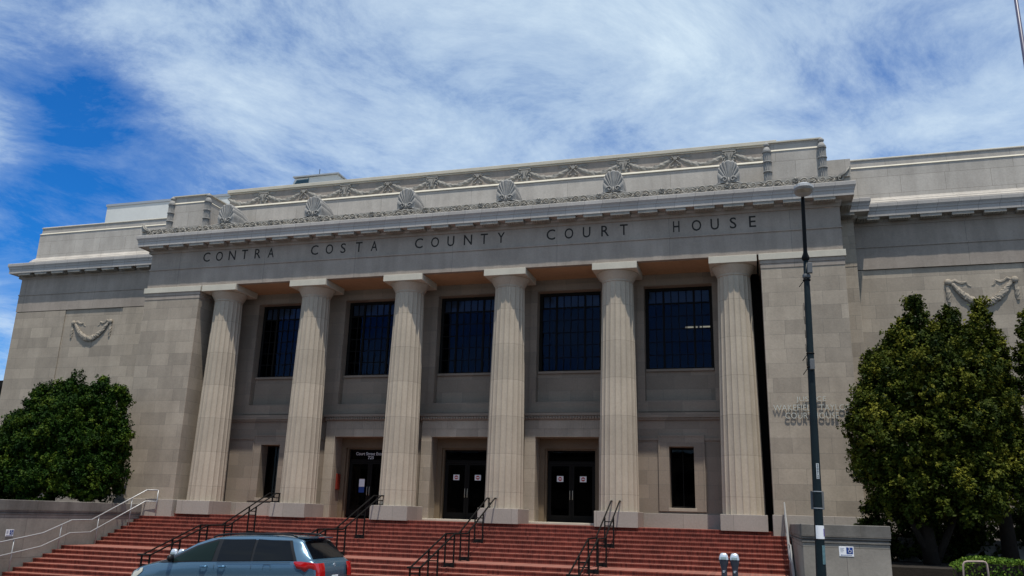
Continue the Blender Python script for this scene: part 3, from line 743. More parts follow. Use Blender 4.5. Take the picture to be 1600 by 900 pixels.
# small side windows
for c in (6.6, 24.2):
    f = MB(); f.box(c-.80, c-.46, 1.94, 1.998, .60, 3.34); f.box(c+.46, c+.80, 1.94, 1.998, .60, 3.34); f.box(c-.46, c+.46, 1.94, 1.998, 2.975, 3.34)
    f.box(c-.86, c-.80, 1.92, 1.998, .60, 3.40); f.box(c+.80, c+.86, 1.92, 1.998, .6, 3.40); f.box(c-.8, c+.8, 1.92, 1.998, 3.34, 3.40)
    F_ = f.build('side_window', PORCH_SHADE, CH)
    MB().bbox(c-.52, c+.52, 1.93, 2.6, .60, .725, .008).build('sill', ASH, F_)
    g = MB(); g.box(c-.46, c-.42, 2.5, 2.56, .73, 2.97); g.box(c+.42, c+.46, 2.5, 2.56, .73, 2.97); g.box(c-.42, c+.42, 2.5, 2.56, 2.9, 2.97); g.box(c-.42, c+.42, 2.5, 2.56, .73, .80); g.box(c-.012, c+.012, 2.5, 2.56, .8, 2.9)
    g.build('window_frame', DARK, F_); MB().box(c-.42, c+.42, 2.53, 2.536, .8, 2.9).build('pane', DGLASS, F_)
# interior rooms behind the glass
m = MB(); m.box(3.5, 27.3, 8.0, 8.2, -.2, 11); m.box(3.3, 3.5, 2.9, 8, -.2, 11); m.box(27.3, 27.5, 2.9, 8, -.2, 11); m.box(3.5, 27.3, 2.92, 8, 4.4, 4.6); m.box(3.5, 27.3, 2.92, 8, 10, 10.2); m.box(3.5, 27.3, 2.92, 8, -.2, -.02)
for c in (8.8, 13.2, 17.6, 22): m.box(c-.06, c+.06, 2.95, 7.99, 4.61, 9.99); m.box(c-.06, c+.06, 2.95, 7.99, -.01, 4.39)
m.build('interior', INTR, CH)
LAMP = mat('ceiling_tube', (.9, .9, .85), .5, emit=((1, .85, .55), .9))
m = MB(); m.box(24.25, 24.75, 5.0, 5.12, 8.22, 8.30); m.box(24.84, 25.55, 5.0, 5.12, 8.22, 8.30); split_build(m, 'ceiling_lamp', LAMP, CH)
# pier lettering on stand-off pins
m = MB()
for txt, xa, xb, z in (('JUSTICE', 28.33, 29.31, 4.375), ('WAKEFIELD TAYLOR', 27.56, 30.08, 4.05), ('COURTHOUSE', 27.94, 29.68, 3.775)):
    put_text(m, txt, xa, -.005, z, .3, .010, width=xb-xa, height=.205, bold=-.002)
pl2 = m.build('pier_lettering', BRASS, CH)
m = MB()
for txt, xa, xb, z in (('JUSTICE', 28.33, 29.31, 4.375), ('WAKEFIELD TAYLOR', 27.56, 30.08, 4.05), ('COURTHOUSE', 27.94, 29.68, 3.775)):
    k = int((xb-xa)/.17)
    for q in range(k+1): x = xa+.05+(xb-xa-.1)*q/k; m.box(x-.004, x+.004, .0, .05, z+.09, z+.098)
m.build('letter_pins', BLACKI, pl2)
# roof-top boxes
pb = MB().box(-10.1, -1.5, 8.0, 14, 14, 17.62).build('penthouse', PENT, CH)
MB().box(-10.15, -1.45, 7.95, 14.1, 17.621, 17.76).build('coping', ALU, pb)
MB().box(-10.9, -10.35, 9, 9.6, 14, 17.55).build('roof_vent', BLUE if False else DARK, CH)
m = MB(); m.add([(1.7,8,16),(5.25,8,16),(5.25,8,18.34),(2.6,8,18.30),(1.7,12,16),(5.25,12,16),(5.25,12,18.34),(2.6,12,18.30)], [(0,1,2,3),(1,5,6,2),(3,2,6,7),(0,3,7,4),(4,7,6,5)])
sk = m.build('roof_lantern', PENT, CH)
m = MB(); m.add([(1.95,7.985,16.9),(3.45,7.985,16.9),(3.45,7.985,18.22),(2.72,7.985,18.20)], [(0,1,2,3)]); m.add([(3.45,7.98,16.9),(3.49,7.98,16.9),(3.49,7.98,18.3),(3.45,7.98,18.3)], [(0,1,2,3)])
m.build('pane', glassmat('roof_glass', (.4, .6, .7), 1.9, (.25, .4, .45)), sk)
MB().box(2.5, 5.35, 7.9, 12, 18.345, 18.42).build('coping', ALU, sk)
MB().tube([(4.0, 8.2, 18.4), (4.0, 8.2, 18.85)], .02, 6).build('aerial', BLACKI, sk)

# ------------------------------------------------------------------ handrails
def black_rail(x, label):
    R = thing('handrail', label, 'handrail', (0,0,0), 0, 'black handrails on the brick steps')
    hw = .15; m = MB()
    pts = [(.30,.885),(.02,.885),(-2.95,-.345),(-4.2,-.345),(-6.95,-1.24),(-7.2,-1.24)]
    for s in (-1, 1): m.tube([(x+s*hw, a, z) for a, z in pts], .027, 8)
    for a, z in (pts[0], pts[-1]): m.tube([(x-hw, a, z), (x+hw, a, z)], .021, 8)
    m.build('rail', BLACKI, R)
    def railz(y):
        for (a, z1), (b2, z2) in zip(pts, pts[1:]):
            if b2 <= y <= a: return z1+(z2-z1)*(a-y)/(a-b2)
        return pts[-1][1]
    for yy_ in (.26, -1.30, -2.75, -4.2, -5.6, -7.0):
        zt = railz(yy_); zb = stair_z(yy_)
        p = MB()
        for s in (-1, 1): p.box(x+s*hw-.022, x+s*hw+.022, yy_-.022, yy_+.022, zb, zt-.01)
        for dz in (.17, .31): p.box(x-hw+.016, x+hw-.016, yy_-.012, yy_+.012, zt-dz-.017, zt-dz+.017)
        for s in (-1, 1): p.box(x+s*hw-.045, x+s*hw+.045, yy_-.045, yy_+.045, zb+.001, zb+.015)
        if yy_ not in (.26,): p.box(x-hw+.016, x+hw-.016, yy_-.02, yy_+.02, zb+.02, zb+.13)
        p.build('post', BLACKI, R)
    rebase(R, (x, -3.2, stair_z(-3.2))); return R
black_rail(8.15, 'black steel double handrail on the steps, leftmost of four, behind the van hood')
black_rail(12.75, 'black steel double handrail on the steps, partly hidden behind the van roof')
black_rail(17.35, 'black steel double handrail on the steps, in front of the fourth column')
black_rail(22.0, 'black steel double handrail on the steps in front of the fifth column')
def steel_rail(x, label, pts, posts, low=.46, turn=0):
    R = thing('handrail', label, 'handrail', (0,0,0), 0, 'bright steel handrails along the stair walls')
    P3 = ([(x+turn, pts[0][0], pts[0][1])] if turn else [])+[(x, a, z) for a, z in pts]
    MB().tube(P3, .026, 8).build('rail', ALU, R)
    MB().tube([(a, b2, c-low) for a, b2, c in P3], .024, 8).build('lower_rail', ALU, R)
    MB().tube([(P3[0][0], P3[0][1], P3[0][2]), (P3[0][0], P3[0][1], .0)], .022, 8).build('post', ALU, R)
    for yy_ in posts:
        for (a, z1), (b2, z2) in zip(pts, pts[1:]):
            if b2 <= yy_ <= a: zt = z1+(z2-z1)*(a-yy_)/(a-b2)
        MB().tube([(x, yy_, zt), (x, yy_, stair_z(yy_)-.02)], .019, 8).build('post', ALU, R)
    rebase(R, (x, -3.2, stair_z(-3.2))); return R
steel_rail(2.20, 'galvanised double handrail beside the long wall under the left tree', [(-.10,.90),(-2.95,-.32),(-3.95,-.34),(-5.2,-.79),(-6.8,-1.05),(-9.0,-1.35)], (-.9, -2.6, -4.4, -6.4), turn=.58)
steel_rail(27.74, 'galvanised double handrail seen end-on beside the stair wall near the lamp pole', [(-.08,.95),(-2.75,-.33),(-4.0,-.33),(-6.6,-1.3),(-8.0,-1.3)], (-1.2, -2.7, -4.0, -6.4))

# ------------------------------------------------------------------ access signs
def access_sign(m, w=.33, h=.23):
    """board in x,z plane centred on the origin, facing -y; wheelchair symbol, arrow and text lines"""
    m.bbox(-w/2, w/2, -.006, 0, -h/2, h/2, .004, 0)
    m.box(.0, w/2-.02, -.009, -.0065, -.055, h/2-.02, 1)
    cx, cz, s = .075, .03, .9
    m.tube([(cx-.012, -.0115, cz+.05), (cx-.008, -.0115, cz+.0), (cx+.03, -.0115, cz-.002), (cx+.042, -.0115, cz-.045)], .0055, 5, 0)
    m.tube([(cx+.032*math.cos(a), -.0115, cz-.028+.032*math.sin(a)) for a in [2.3+k*.4 for k in range(11)]], .004, 5, 0)
    m.lathe(cx-.012, -.011, [(.002,cz+.052),(.009,cz+.056),(.009,cz+.064),(.002,cz+.068)], 8, 0)
    m.box(-.11, .12, -.009, -.0065, -.088, -.080, 1); m.prism([(-.135, -.084), (-.105, -.098), (-.105, -.070)], -.009, -.0065, 1)
    for k, wd in enumerate((.09, .07, .085, .06)): m.box(-.135, -.135+wd, -.009, -.0065, .07-.028*k, .076-.028*k, 2)
GREYT = mat('sign_grey_print', (.25, .27, .33), .5)
a = thing('access_sign', 'white and blue wheelchair sign on the wall right of the lamp pole', 'sign', (28.90, -8.004, -.345), 0, 'wheelchair access signs')
m = MB(); access_sign(m); m.build('board', [WHITE, BLUE, GREYT], a)
a2 = thing('access_sign', 'small wheelchair sign on the long wall below the left tree', 'sign', (1.975, -6.42, -.78), PI/2, 'wheelchair access signs')
m = MB(); access_sign(m); m.build('board', [WHITE, BLUE, GREYT], a2)

# ------------------------------------------------------------------ street lamp
LX, LY = 28.22, -9.0; gzl = gz(LX)
L = thing('street_lamp', 'tall dark green street lamp pole with flat lamp head in front of the right pier', 'street lamp')
m = MB(); m.lathe(LX, LY, [(.19,gzl),(.19,gzl+.12),(.135,gzl+.2),(.118,gzl+.6),(.106,.0),(.100,.9),(.085,3.6),(.078,5.6),(.068,6.3),(.06,6.72)], 20); m.build('pole', POLE, L)
m = MB(); m.lathe(LX, LY, [(.05,6.70),(.088,6.74),(.098,6.80),(.07,6.88),(.055,6.92),(.05,7.0),(.048,8.2),(.045,8.42)], 16)
m.tube([(LX, LY, 8.38), (LX, LY-.06, 8.45), (LX, LY-.2, 8.47)], .04, 8); m.build('mast', BLACKI, L)
m = MB()   # flat head seen from below: D-shaped shell
pl = []
for k in range(24):
    t = 2*PI*k/24; x = .25*math.cos(t)*(1 if math.sin(t) < 0 else .95); yv = .38*math.sin(t); x *= (abs(math.cos(t))**-.25 if abs(math.cos(t)) > .05 else 1)
    pl.append((x, yv))
hz, hy = 8.47, LY-.42
vv = [(LX+x*.86, hy+yv*.86, hz-.055) for x, yv in pl]+[(LX+x, hy+yv, hz-.02) for x, yv in pl]+[(LX+x*.97, hy+yv*.97, hz+.05) for x, yv in pl]+[(LX+x*.6, hy+yv*.65, hz+.12) for x, yv in pl]
ff = [tuple(range(23, -1, -1)), tuple(range(72, 96))]
for k in range(3):
    for i in range(24): j = (i+1) % 24; ff.append((k*24+i, k*24+j, k*24+24+j, k*24+24+i))
m.add(vv, ff, 0, False); m.build('lamp_head', mat('lamp_grey', (.30, .31, .32), .5), L)
MB().bbox(LX-.15, LX+.15, hy-.30, hy-.02, hz-.072, hz-.056, .006).build('lens', mat('lamp_lens', (.30, .29, .26), .25), L)
m = MB(); m.lathe(LX, LY, [(.09,6.25),(.10,6.27),(.10,6.33),(.09,6.35)], 16); m.bbox(LX+.02, LX+.14, LY-.16, LY-.06, 6.35, 6.62, .01); m.build('clamp', GREYM, L)
for z in (6.2, 4.32, 3.98):
    m = MB(); m.lathe(LX, LY, [(.084,z-.02),(.096,z-.015),(.096,z+.015),(.084,z+.02)], 16); m.tube([(LX-.07, LY-.03, z-.02), (LX-.19, LY-.12, z-.20)], .010, 6); m.build('banner_arm', BLACKI, L)
MB().bbox(LX-.03, LX+.08, LY-.17, LY-.075, 3.90, 4.16, .01).build('control_box', GREYM, L)
m = MB()
for k in range(5): m.tube([(LX-.1-.0*k, LY-.05, 5.6-.35*k), (LX-.095, LY-.07, 5.4-.35*k)], .008, 5)
m.build('cable', BLACKI, L)
def wrap(z0, z1, r, a0, a1, n=8):
    mm = MB(); vv = []; ff = []
    for k in range(n+1):
        a = a0+(a1-a0)*k/n; vv += [(LX+r*math.sin(a), LY-r*math.cos(a), z0), (LX+r*math.sin(a), LY-r*math.cos(a), z1)]
    for k in range(n): ff.append((2*k, 2*k+2, 2*k+3, 2*k+1))
    return mm.add(vv, ff, 0, True)
MB().box(LX-.15, LX+.15, LY+.08, LY+.10, .60, 1.02).build('sign_back', mat('sign_back_grey', (.13, .14, .15), .6), L)
wrap(1.0, 1.02, .112, -1.5, 1.5).build('strap', ALU, L); wrap(.62, .64, .113, -1.5, 1.5).build('strap', ALU, L)
wrap(-.06, .24, .1155, -.75, 1.3).build('sticker', WHITE, L); wrap(.0, .17, .1165, .9, 1.28).build('sticker', mat('sticker_violet', (.12, .07, .35), .5), L)
wrap(-.62, -.20, .1195, .35, 1.1).build('worn_patch', mat('worn_paint', (.09, .17, .19), .6, var=.4, vscale=14), L)
wrap(1.30, 1.66, .1025, -.02, .62).build('number_strip', mat('number_strip', (.42, .45, .46), .6), L)
m = MB()
for q, ch in enumerate('2072'): put_text(m, ch, LX+.012, LY-.1025, 1.585-.085*q, .1, .002, width=.036, height=.062)
m.build('pole_number', mat('number_print', (.02, .022, .03), .7), L)
rebase(L, (LX, LY, gzl)); L.rotation_euler = (0, math.radians(1.0), 0)
# ------------------------------------------------------------------ parking meters
METM = mat('meter_dark', (.03, .035, .05), .35, spec=.6); METS = mat('meter_silver', (.55, .60, .66), .3, metal=.5); LCD = mat('meter_window', (.28, .36, .38), .15)
def meters(x, y, label):
    P = thing('parking_meter', label, 'parking meter', (x, y, gz(x)), 0, 'twin parking meters')
    m = MB(); m.lathe(0, 0, [(.06,0),(.06,.03),(.036,.04),(.034,.46)], 12); m.tube([(-.125, 0, .52), (-.10, 0, .46), (.10, 0, .46), (.125, 0, .52)], .03, 8); m.build('post', METM, P)
    def ell(z, w, d, cx): return [(cx+w*math.copysign(abs(math.cos(2*PI*k/12))**.6, math.cos(2*PI*k/12)), d*math.copysign(abs(math.sin(2*PI*k/12))**.6, math.sin(2*PI*k/12)), z) for k in range(12)]
    def stack(prof, cx):
        b_ = MB(); vv = []; ff = []
        for w, d, z in prof: vv += ell(z, w, d, cx)
        for k in range(len(prof)-1):
            for i in range(12): q = (i+1) % 12; ff.append((k*12+i, k*12+q, k*12+12+q, k*12+12+i))
        return b_.add(vv, ff, 0, True)
    for s in (-1, 1):
        cx = s*.125
        h = stack([(.03,.03,.50),(.036,.034,.66),(.058,.045,.74),(.068,.052,.80),(.062,.05,.90),(.080,.058,.98),(.102,.068,1.06),(.108,.072,1.13)], cx).build('meter_head', METM, P)
        stack([(.110,.074,1.131),(.108,.073,1.17),(.095,.065,1.22),(.078,.05,1.262),(.05,.03,1.28),(.002,.002,1.285)], cx).build('dome', METS, h)
        MB().bbox(cx-.065, cx+.065, -.080, -.066, 1.135, 1.195, .004).build('display', LCD, h)
        m = MB(); m.box(cx-.03, cx+.03, -.054, -.047, .87, .89); m.box(cx-.03, cx+.01, -.058, -.047, .84, .865); m.build('coin_slot', METS, h)
    return P
meters(26.19, -9.05, 'twin-headed parking meter with silver domes before the steps, right of the handrails')
meters(10.95, -9.15, 'twin-headed parking meter half hidden behind the windscreen of the blue van')

# ------------------------------------------------------------------ van
def van():
    V = thing('minivan', 'blue minivan with roof rails and dark rear windows parked at the kerb before the steps', 'van')
    Lh = 5.4
    # station: x (0 nose .. L tail), lower z, belt z, top z, half width low/belt, half width at top
    ST = [(.00,.42,.62,.66,.62,.60),(.06,.30,.72,.80,.72,.66),(.20,.24,.84,.92,.86,.74),(.45,.22,.95,1.02,.95,.76),(.75,.22,1.02,1.09,.98,.76),(.98,.22,1.06,1.14,.985,.76),
          (1.08,.22,1.08,1.165,.985,.755),(1.35,.22,1.09,1.295,.985,.75),(1.65,.22,1.10,1.44,.985,.745),(1.95,.22,1.11,1.58,.985,.74),(2.3,.22,1.12,1.685,.985,.735),(2.8,.22,1.125,1.735,.985,.735),
          (3.6,.22,1.13,1.74,.985,.735),(4.3,.22,1.135,1.72,.985,.73),(4.70,.24,1.14,1.68,.98,.72),(4.84,.26,1.14,1.64,.975,.71),(5.02,.30,1.14,1.42,.965,.75),(5.22,.34,1.13,1.16,.94,.86),(5.32,.36,1.08,1.10,.90,.84),(5.38,.42,.90,.95,.84,.80)]
    def at(x):
        for A, B in zip(ST, ST[1:]):
            if A[0] <= x <= B[0]:
                t = (x-A[0])/(B[0]-A[0]); return [a+(b2-a)*t for a, b2 in zip(A, B)]
        return list(ST[-1])
    def sect(x):
        _, zl, zb, zt, wb, wt = at(x)
        h = zt-zb; tt = min(1, h/.5)
        P = [(0,zl),(wb*.80,zl),(wb*.97,zl+.10),(wb,zl+.32*(zb-zl)),(wb*1.005,zl+.7*(zb-zl)),(wb*.985,zb-.02),(wb*.965,zb+.03*min(1, h/.1)*tt)]
        P += [(wb*.965+(wt-wb*.965)*.5+.02*tt, zb+h*.5), (wt+.03, zt-.10*tt-.01), (wt-.02, zt-.03*tt), (wt*.75, zt-.002), (wt*.4, zt+.015*tt), (0, zt+.02*tt)]
        return P
    xsn = sorted(set([s[0] for s in ST]+[.12,.32,.6,1.2,1.5,1.8,2.1,2.55,3.2,3.9,4.5,4.6,4.77,4.93,5.12,5.27]))
    vv = []; ff = []; n = 13
    for x in xsn:
        P = sect(x); ring = [(x, -w, z) for w, z in P]+[(x, w, z) for w, z in P[::-1][1:-1]]
        vv += ring
    k = 24
    for i in range(len(xsn)-1):
        for j in range(k): q = (j+1) % k; ff.append((i*k+j, i*k+q, (i+1)*k+q, (i+1)*k+j))
    ff += [tuple(range(k-1, -1, -1)), tuple((len(xsn)-1)*k+j for j in range(k))]
    objs = []
    def side_y(x, z):
        P = sect(x)[4:10]
        for (w0, z0), (w1, z1) in zip(P, P[1:]):
            if z0 <= z <= z1+1e-6: return w0+(w1-w0)*(z-z0)/max(1e-6, z1-z0)
        return P[-1][0]
    T = Matrix.Translation((11.20, -10.60, gz(11.62)-.08)) @ Matrix.Rotation(-.034, 4, 'Y') @ Matrix.Diagonal((1.025, 1, 1, 1))
    # local x from nose (left in the picture) to tail (right); camera side is local -y
    def part(m, name, mt, par=V):
        r = split_build(m.xform(T), name, mt, par); return r[0]
    PAINT = mat('blue_metallic_paint', (.068, .135, .20), .26, metal=.45, coat=.8, spec=.5)
    body = part(MB().add(vv, ff, 0, True), 'body', PAINT)
    def panel(pts, off=.006, nx=8, smooth=True):
        """glass-like panel: pts = lower polyline and upper polyline [(x,z)..] both sides"""
        lo, up = pts; m = MB()
        for s in (-1, 1):
            vv = []; ff = []
            for i in range(nx+1):
                t = i/nx
                def ev(pl):
                    q = t*(len(pl)-1); j = min(int(q), len(pl)-2); f = q-j; return (pl[j][0]+(pl[j+1][0]-pl[j][0])*f, pl[j][1]+(pl[j+1][1]-pl[j][1])*f)
                a, b2 = ev(lo), ev(up)
                for r in range(5):
                    f = r/4; x = a[0]+(b2[0]-a[0])*f; z = a[1]+(b2[1]-a[1])*f; vv.append((x, s*(side_y(x, z)+off), z))
            for i in range(nx):
                for r in range(4): ff.append((i*5+r, (i+1)*5+r, (i+1)*5+r+1, i*5+r+1) if s < 0 else (i*5+r+1, (i+1)*5+r+1, (i+1)*5+r, i*5+r))
            m.add(vv, ff, 0, smooth)
        return m
    RUB = mat('car_black_trim', (.010, .010, .011), .4)
    TEALG = mat('car_front_window', (.008, .016, .016), .06, spec=.10); PRIV = mat('car_rear_window', (.003, .004, .006), .05, spec=.25)
    # black daylight opening band, then panes on it
    part(panel([[(.98,1.085),(2.0,1.115),(4.86,1.15)], [(1.97,1.50),(2.55,1.655),(4.60,1.62)]], .012, 24), 'window_band', RUB)
    part(panel([[(1.28,1.125),(2.56,1.14)], [(2.02,1.48),(2.60,1.62)]], .020), 'front_side_window', TEALG)
    part(panel([[(2.70,1.14),(3.62,1.15)], [(2.72,1.645),(3.62,1.65)]], .020), 'sliding_door_window', PRIV)
    part(panel([[(3.69,1.15),(4.78,1.16)], [(3.69,1.65),(4.54,1.60)]], .020), 'quarter_window', PRIV)
    # windscreen and rear glass
    def across(xa, xb, wf0, wf1, off, n=10):
        m = MB(); vv = []; ff = []
        for i in range(7):
            t = i/6; x = xa+(xb-xa)*t; _, zl, zb, zt, wb, wt = at(x)
            for j in range(n+1):
                u = -1+2*j/n; w = (wf0+(wf1-wf0)*t); y_ = u*w
                # height of the body surface across
                P = sect(x)[8:]; ya = abs(y_); z_ = P[0][1]
                for (w0, z0), (w1, z1) in zip(P, P[1:]):
                    if w1 <= ya <= w0: z_ = z1+(z0-z1)*(ya-w1)/max(1e-6, w0-w1)
                vv.append((x+(off if xa > 3 else 0), y_, z_+off))
        for i in range(6):
            for j in range(n): a = i*(n+1)+j; ff.append((a, a+1, a+n+2, a+n+1) if xa > 3 else (a, a+1, a+n+2, a+n+1))
        return m.add(vv, ff, 0, True)
    part(across(1.10, 1.98, .70, .69, .008), 'windscreen', TEALG)
    part(across(4.88, 5.20, .66, .80, .008), 'rear_window', PRIV)
    # roof rails, spoiler
    m = MB()
    for s in (-1, 1): m.tube([(2.35, s*.66, 1.695), (2.5, s*.66, 1.75), (2.75, s*.66, 1.78), (4.3, s*.66, 1.77), (4.55, s*.66, 1.745), (4.68, s*.66, 1.69)], .022, 8)
    part(m, 'roof_rail', RUB)
    m = MB()
    for xx in (2.98, 4.1): m.tube([(xx, -.66, 1.785), (xx, 0, 1.80), (xx, .66, 1.785)], .016, 6)
    part(m, 'roof_crossbar', RUB)
    m = MB(); m.add([(4.68,-.66,1.705),(4.68,.66,1.705),(4.97,.62,1.685),(4.97,-.62,1.685),(4.68,-.66,1.67),(4.68,.66,1.67),(4.97,.62,1.66),(4.97,-.62,1.66)], [(0,3,2,1),(4,5,6,7),(3,7,6,2),(0,4,7,3),(1,2,6,5)]); part(m, 'spoiler', PAINT)
    MB_ = MB(); MB_.bbox(4.965, 4.975, -.14, .14, 1.665, 1.682, .002); part(MB_, 'brake_lamp', RED)
    # tail lamps wrap the corner
    TL = mat('tail_lamp_red', (.42, .004, .006), .12, coat=.8, spec=.6)
    for s in (-1, 1):
        m = MB(); vv = []; ff = []
        row = [(4.80, 1.135, 1.10), (4.88, 1.135, .98), (4.98, 1.135, .88), (5.08, 1.125, .80), (5.18, 1.115, .76), (5.28, 1.10, .75)]
        for x, z1, z0 in row:
            for q in range(4): z = z0+(z1-z0)*q/3; vv.append((x+.004, s*(side_y(x, z)+.03), z))
        for x, w in ((5.385, .90), (5.42, .80), (5.425, .70), (5.425, .58)):
            for q in range(4): z = .75+.34*q/3; vv.append((x-max(0, z-.93)*.28, s*w, z))
        nr = 10
        for i in range(nr-1):
            for r in range(3):
                q = (i*4+r, (i+1)*4+r, (i+1)*4+r+1, i*4+r+1); ff.append(q if s < 0 else q[::-1])
        m.add(vv, ff, 0, True); tl = part(m, 'tail_lamp', TL)
    # headlamps, grille, bumper, plate, mirrors, handles, filler cap, wheels
    HL = mat('headlamp_clear', (.55, .52, .42), .15, coat=.8)
    for s in (-1, 1):
        m = MB(); vv = []; ff = []
        for x, z0, z1 in ((.16,.66,.80),(.26,.68,.86),(.38,.72,.915),(.50,.80,.95),(.60,.88,.965)):
            for z in (z0, (z0+z1)/2, z1):
                vv.append((x-.01, s*((side_y(x, min(z, at(x)[2]-.025)))+.012-.05*max(0, z-at(x)[2]+.03)/.05), z))
        for i in range(4):
            for r in range(2):
                q = (i*3+r, (i+1)*3+r, (i+1)*3+r+1, i*3+r+1); ff.append(q if s < 0 else q[::-1])
        m.add(vv, ff, 0, True); part(m, 'headlamp', HL)
        m = MB(); m.lathe(0, 0, [(.02,-.09),(.08,-.08),(.115,-.02),(.11,.04),(.06,.085),(.01,.09)], 12)
        m.v = [(1.42+v[0]*.6, s*(1.03)+v[1]*.9, 1.20+v[2]*1.0) for v in m.v]; m.box(1.40, 1.46, min(s*.92, s*1.0), max(s*.92, s*1.0), 1.14, 1.18); part(m, 'wing_mirror', RUB)
        for xh in (2.36, 2.86):
            m = MB(); m.tube([(xh-.10, s*1.0, 1.00), (xh-.06, s*1.035, 1.005), (xh+.06, s*1.035, 1.01), (xh+.10, s*1.0, 1.01)], .018, 8); m.lathe(0,0,[(.001,-.004),(.05,0),(.001,.004)],12) if False else None
            part(m, 'door_handle', mat('handle_blue', (.10,.22,.36), .25, metal=.5) if 'handle_blue' not in MATS else MATS['handle_blue'])
    m = MB()
    for s in (-1, 1):
        for xd, zt_ in ((2.63, 1.6), (3.655, 1.62)):
            pts = [(xd, s*(side_y(xd, z)+.003), z) for z in [.35+.1*k for k in range(8)]]; m.tube(pts, .004, 4)
        ring = [(4.08+.10*math.copysign(abs(math.cos(t))**.5, math.cos(t)), s*(side_y(4.0, .98)+.003), .98+.085*math.copysign(abs(math.sin(t))**.5, math.sin(t))) for t in [k*PI/8 for k in range(17)]]
        m.tube(ring, .003, 4)
        m.tube([(x, s*(side_y(x, .97)+.002), at(x)[2]-.03) for x in (2.7, 3.1, 3.6, 4.2, 4.7)], .004, 4)
    part(m, 'panel_gap', RUB)
    m = MB(); m.bbox(5.30, 5.43, -.86, .86, .40, .62, .03); m.bbox(-.06, .08, -.70, .70, .34, .52, .03); part(m, 'bumper', PAINT)
    m = MB(); m.bbox(5.385, 5.395, -.16, .16, .64, .79, .004); part(m, 'number_plate', WHITE)
    m = MB(); m.tube([(5.36, -.045+.0, 1.03+.0)]+[(5.362, .05*math.cos(t), 1.03+.035*math.sin(t)) for t in [k*PI/6 for k in range(13)]], .008, 5); part(m, 'emblem', METS)
    TY = mat('tyre', (.02, .02, .02), .85)
    for xw in (1.0, 4.15):
        for s in (-1, 1):
            m = MB(); m.lathe(0, 0, [(.22,-.10),(.31,-.10),(.335,-.07),(.335,.07),(.31,.10),(.22,.10)], 28)
            m.v = [(xw+v[0], s*.90+v[2], .335+v[1]) for v in m.v]; w = part(m, 'wheel', TY)
            m = MB(); m.lathe(0, 0, [(.03,-.11),(.20,-.105),(.22,-.09),(.22,.09),(.20,.105),(.03,.11)], 20); m.v = [(xw+v[0], s*.90+v[2], .335+v[1]) for v in m.v]; part(m, 'rim', METS, w)
    return V
van()

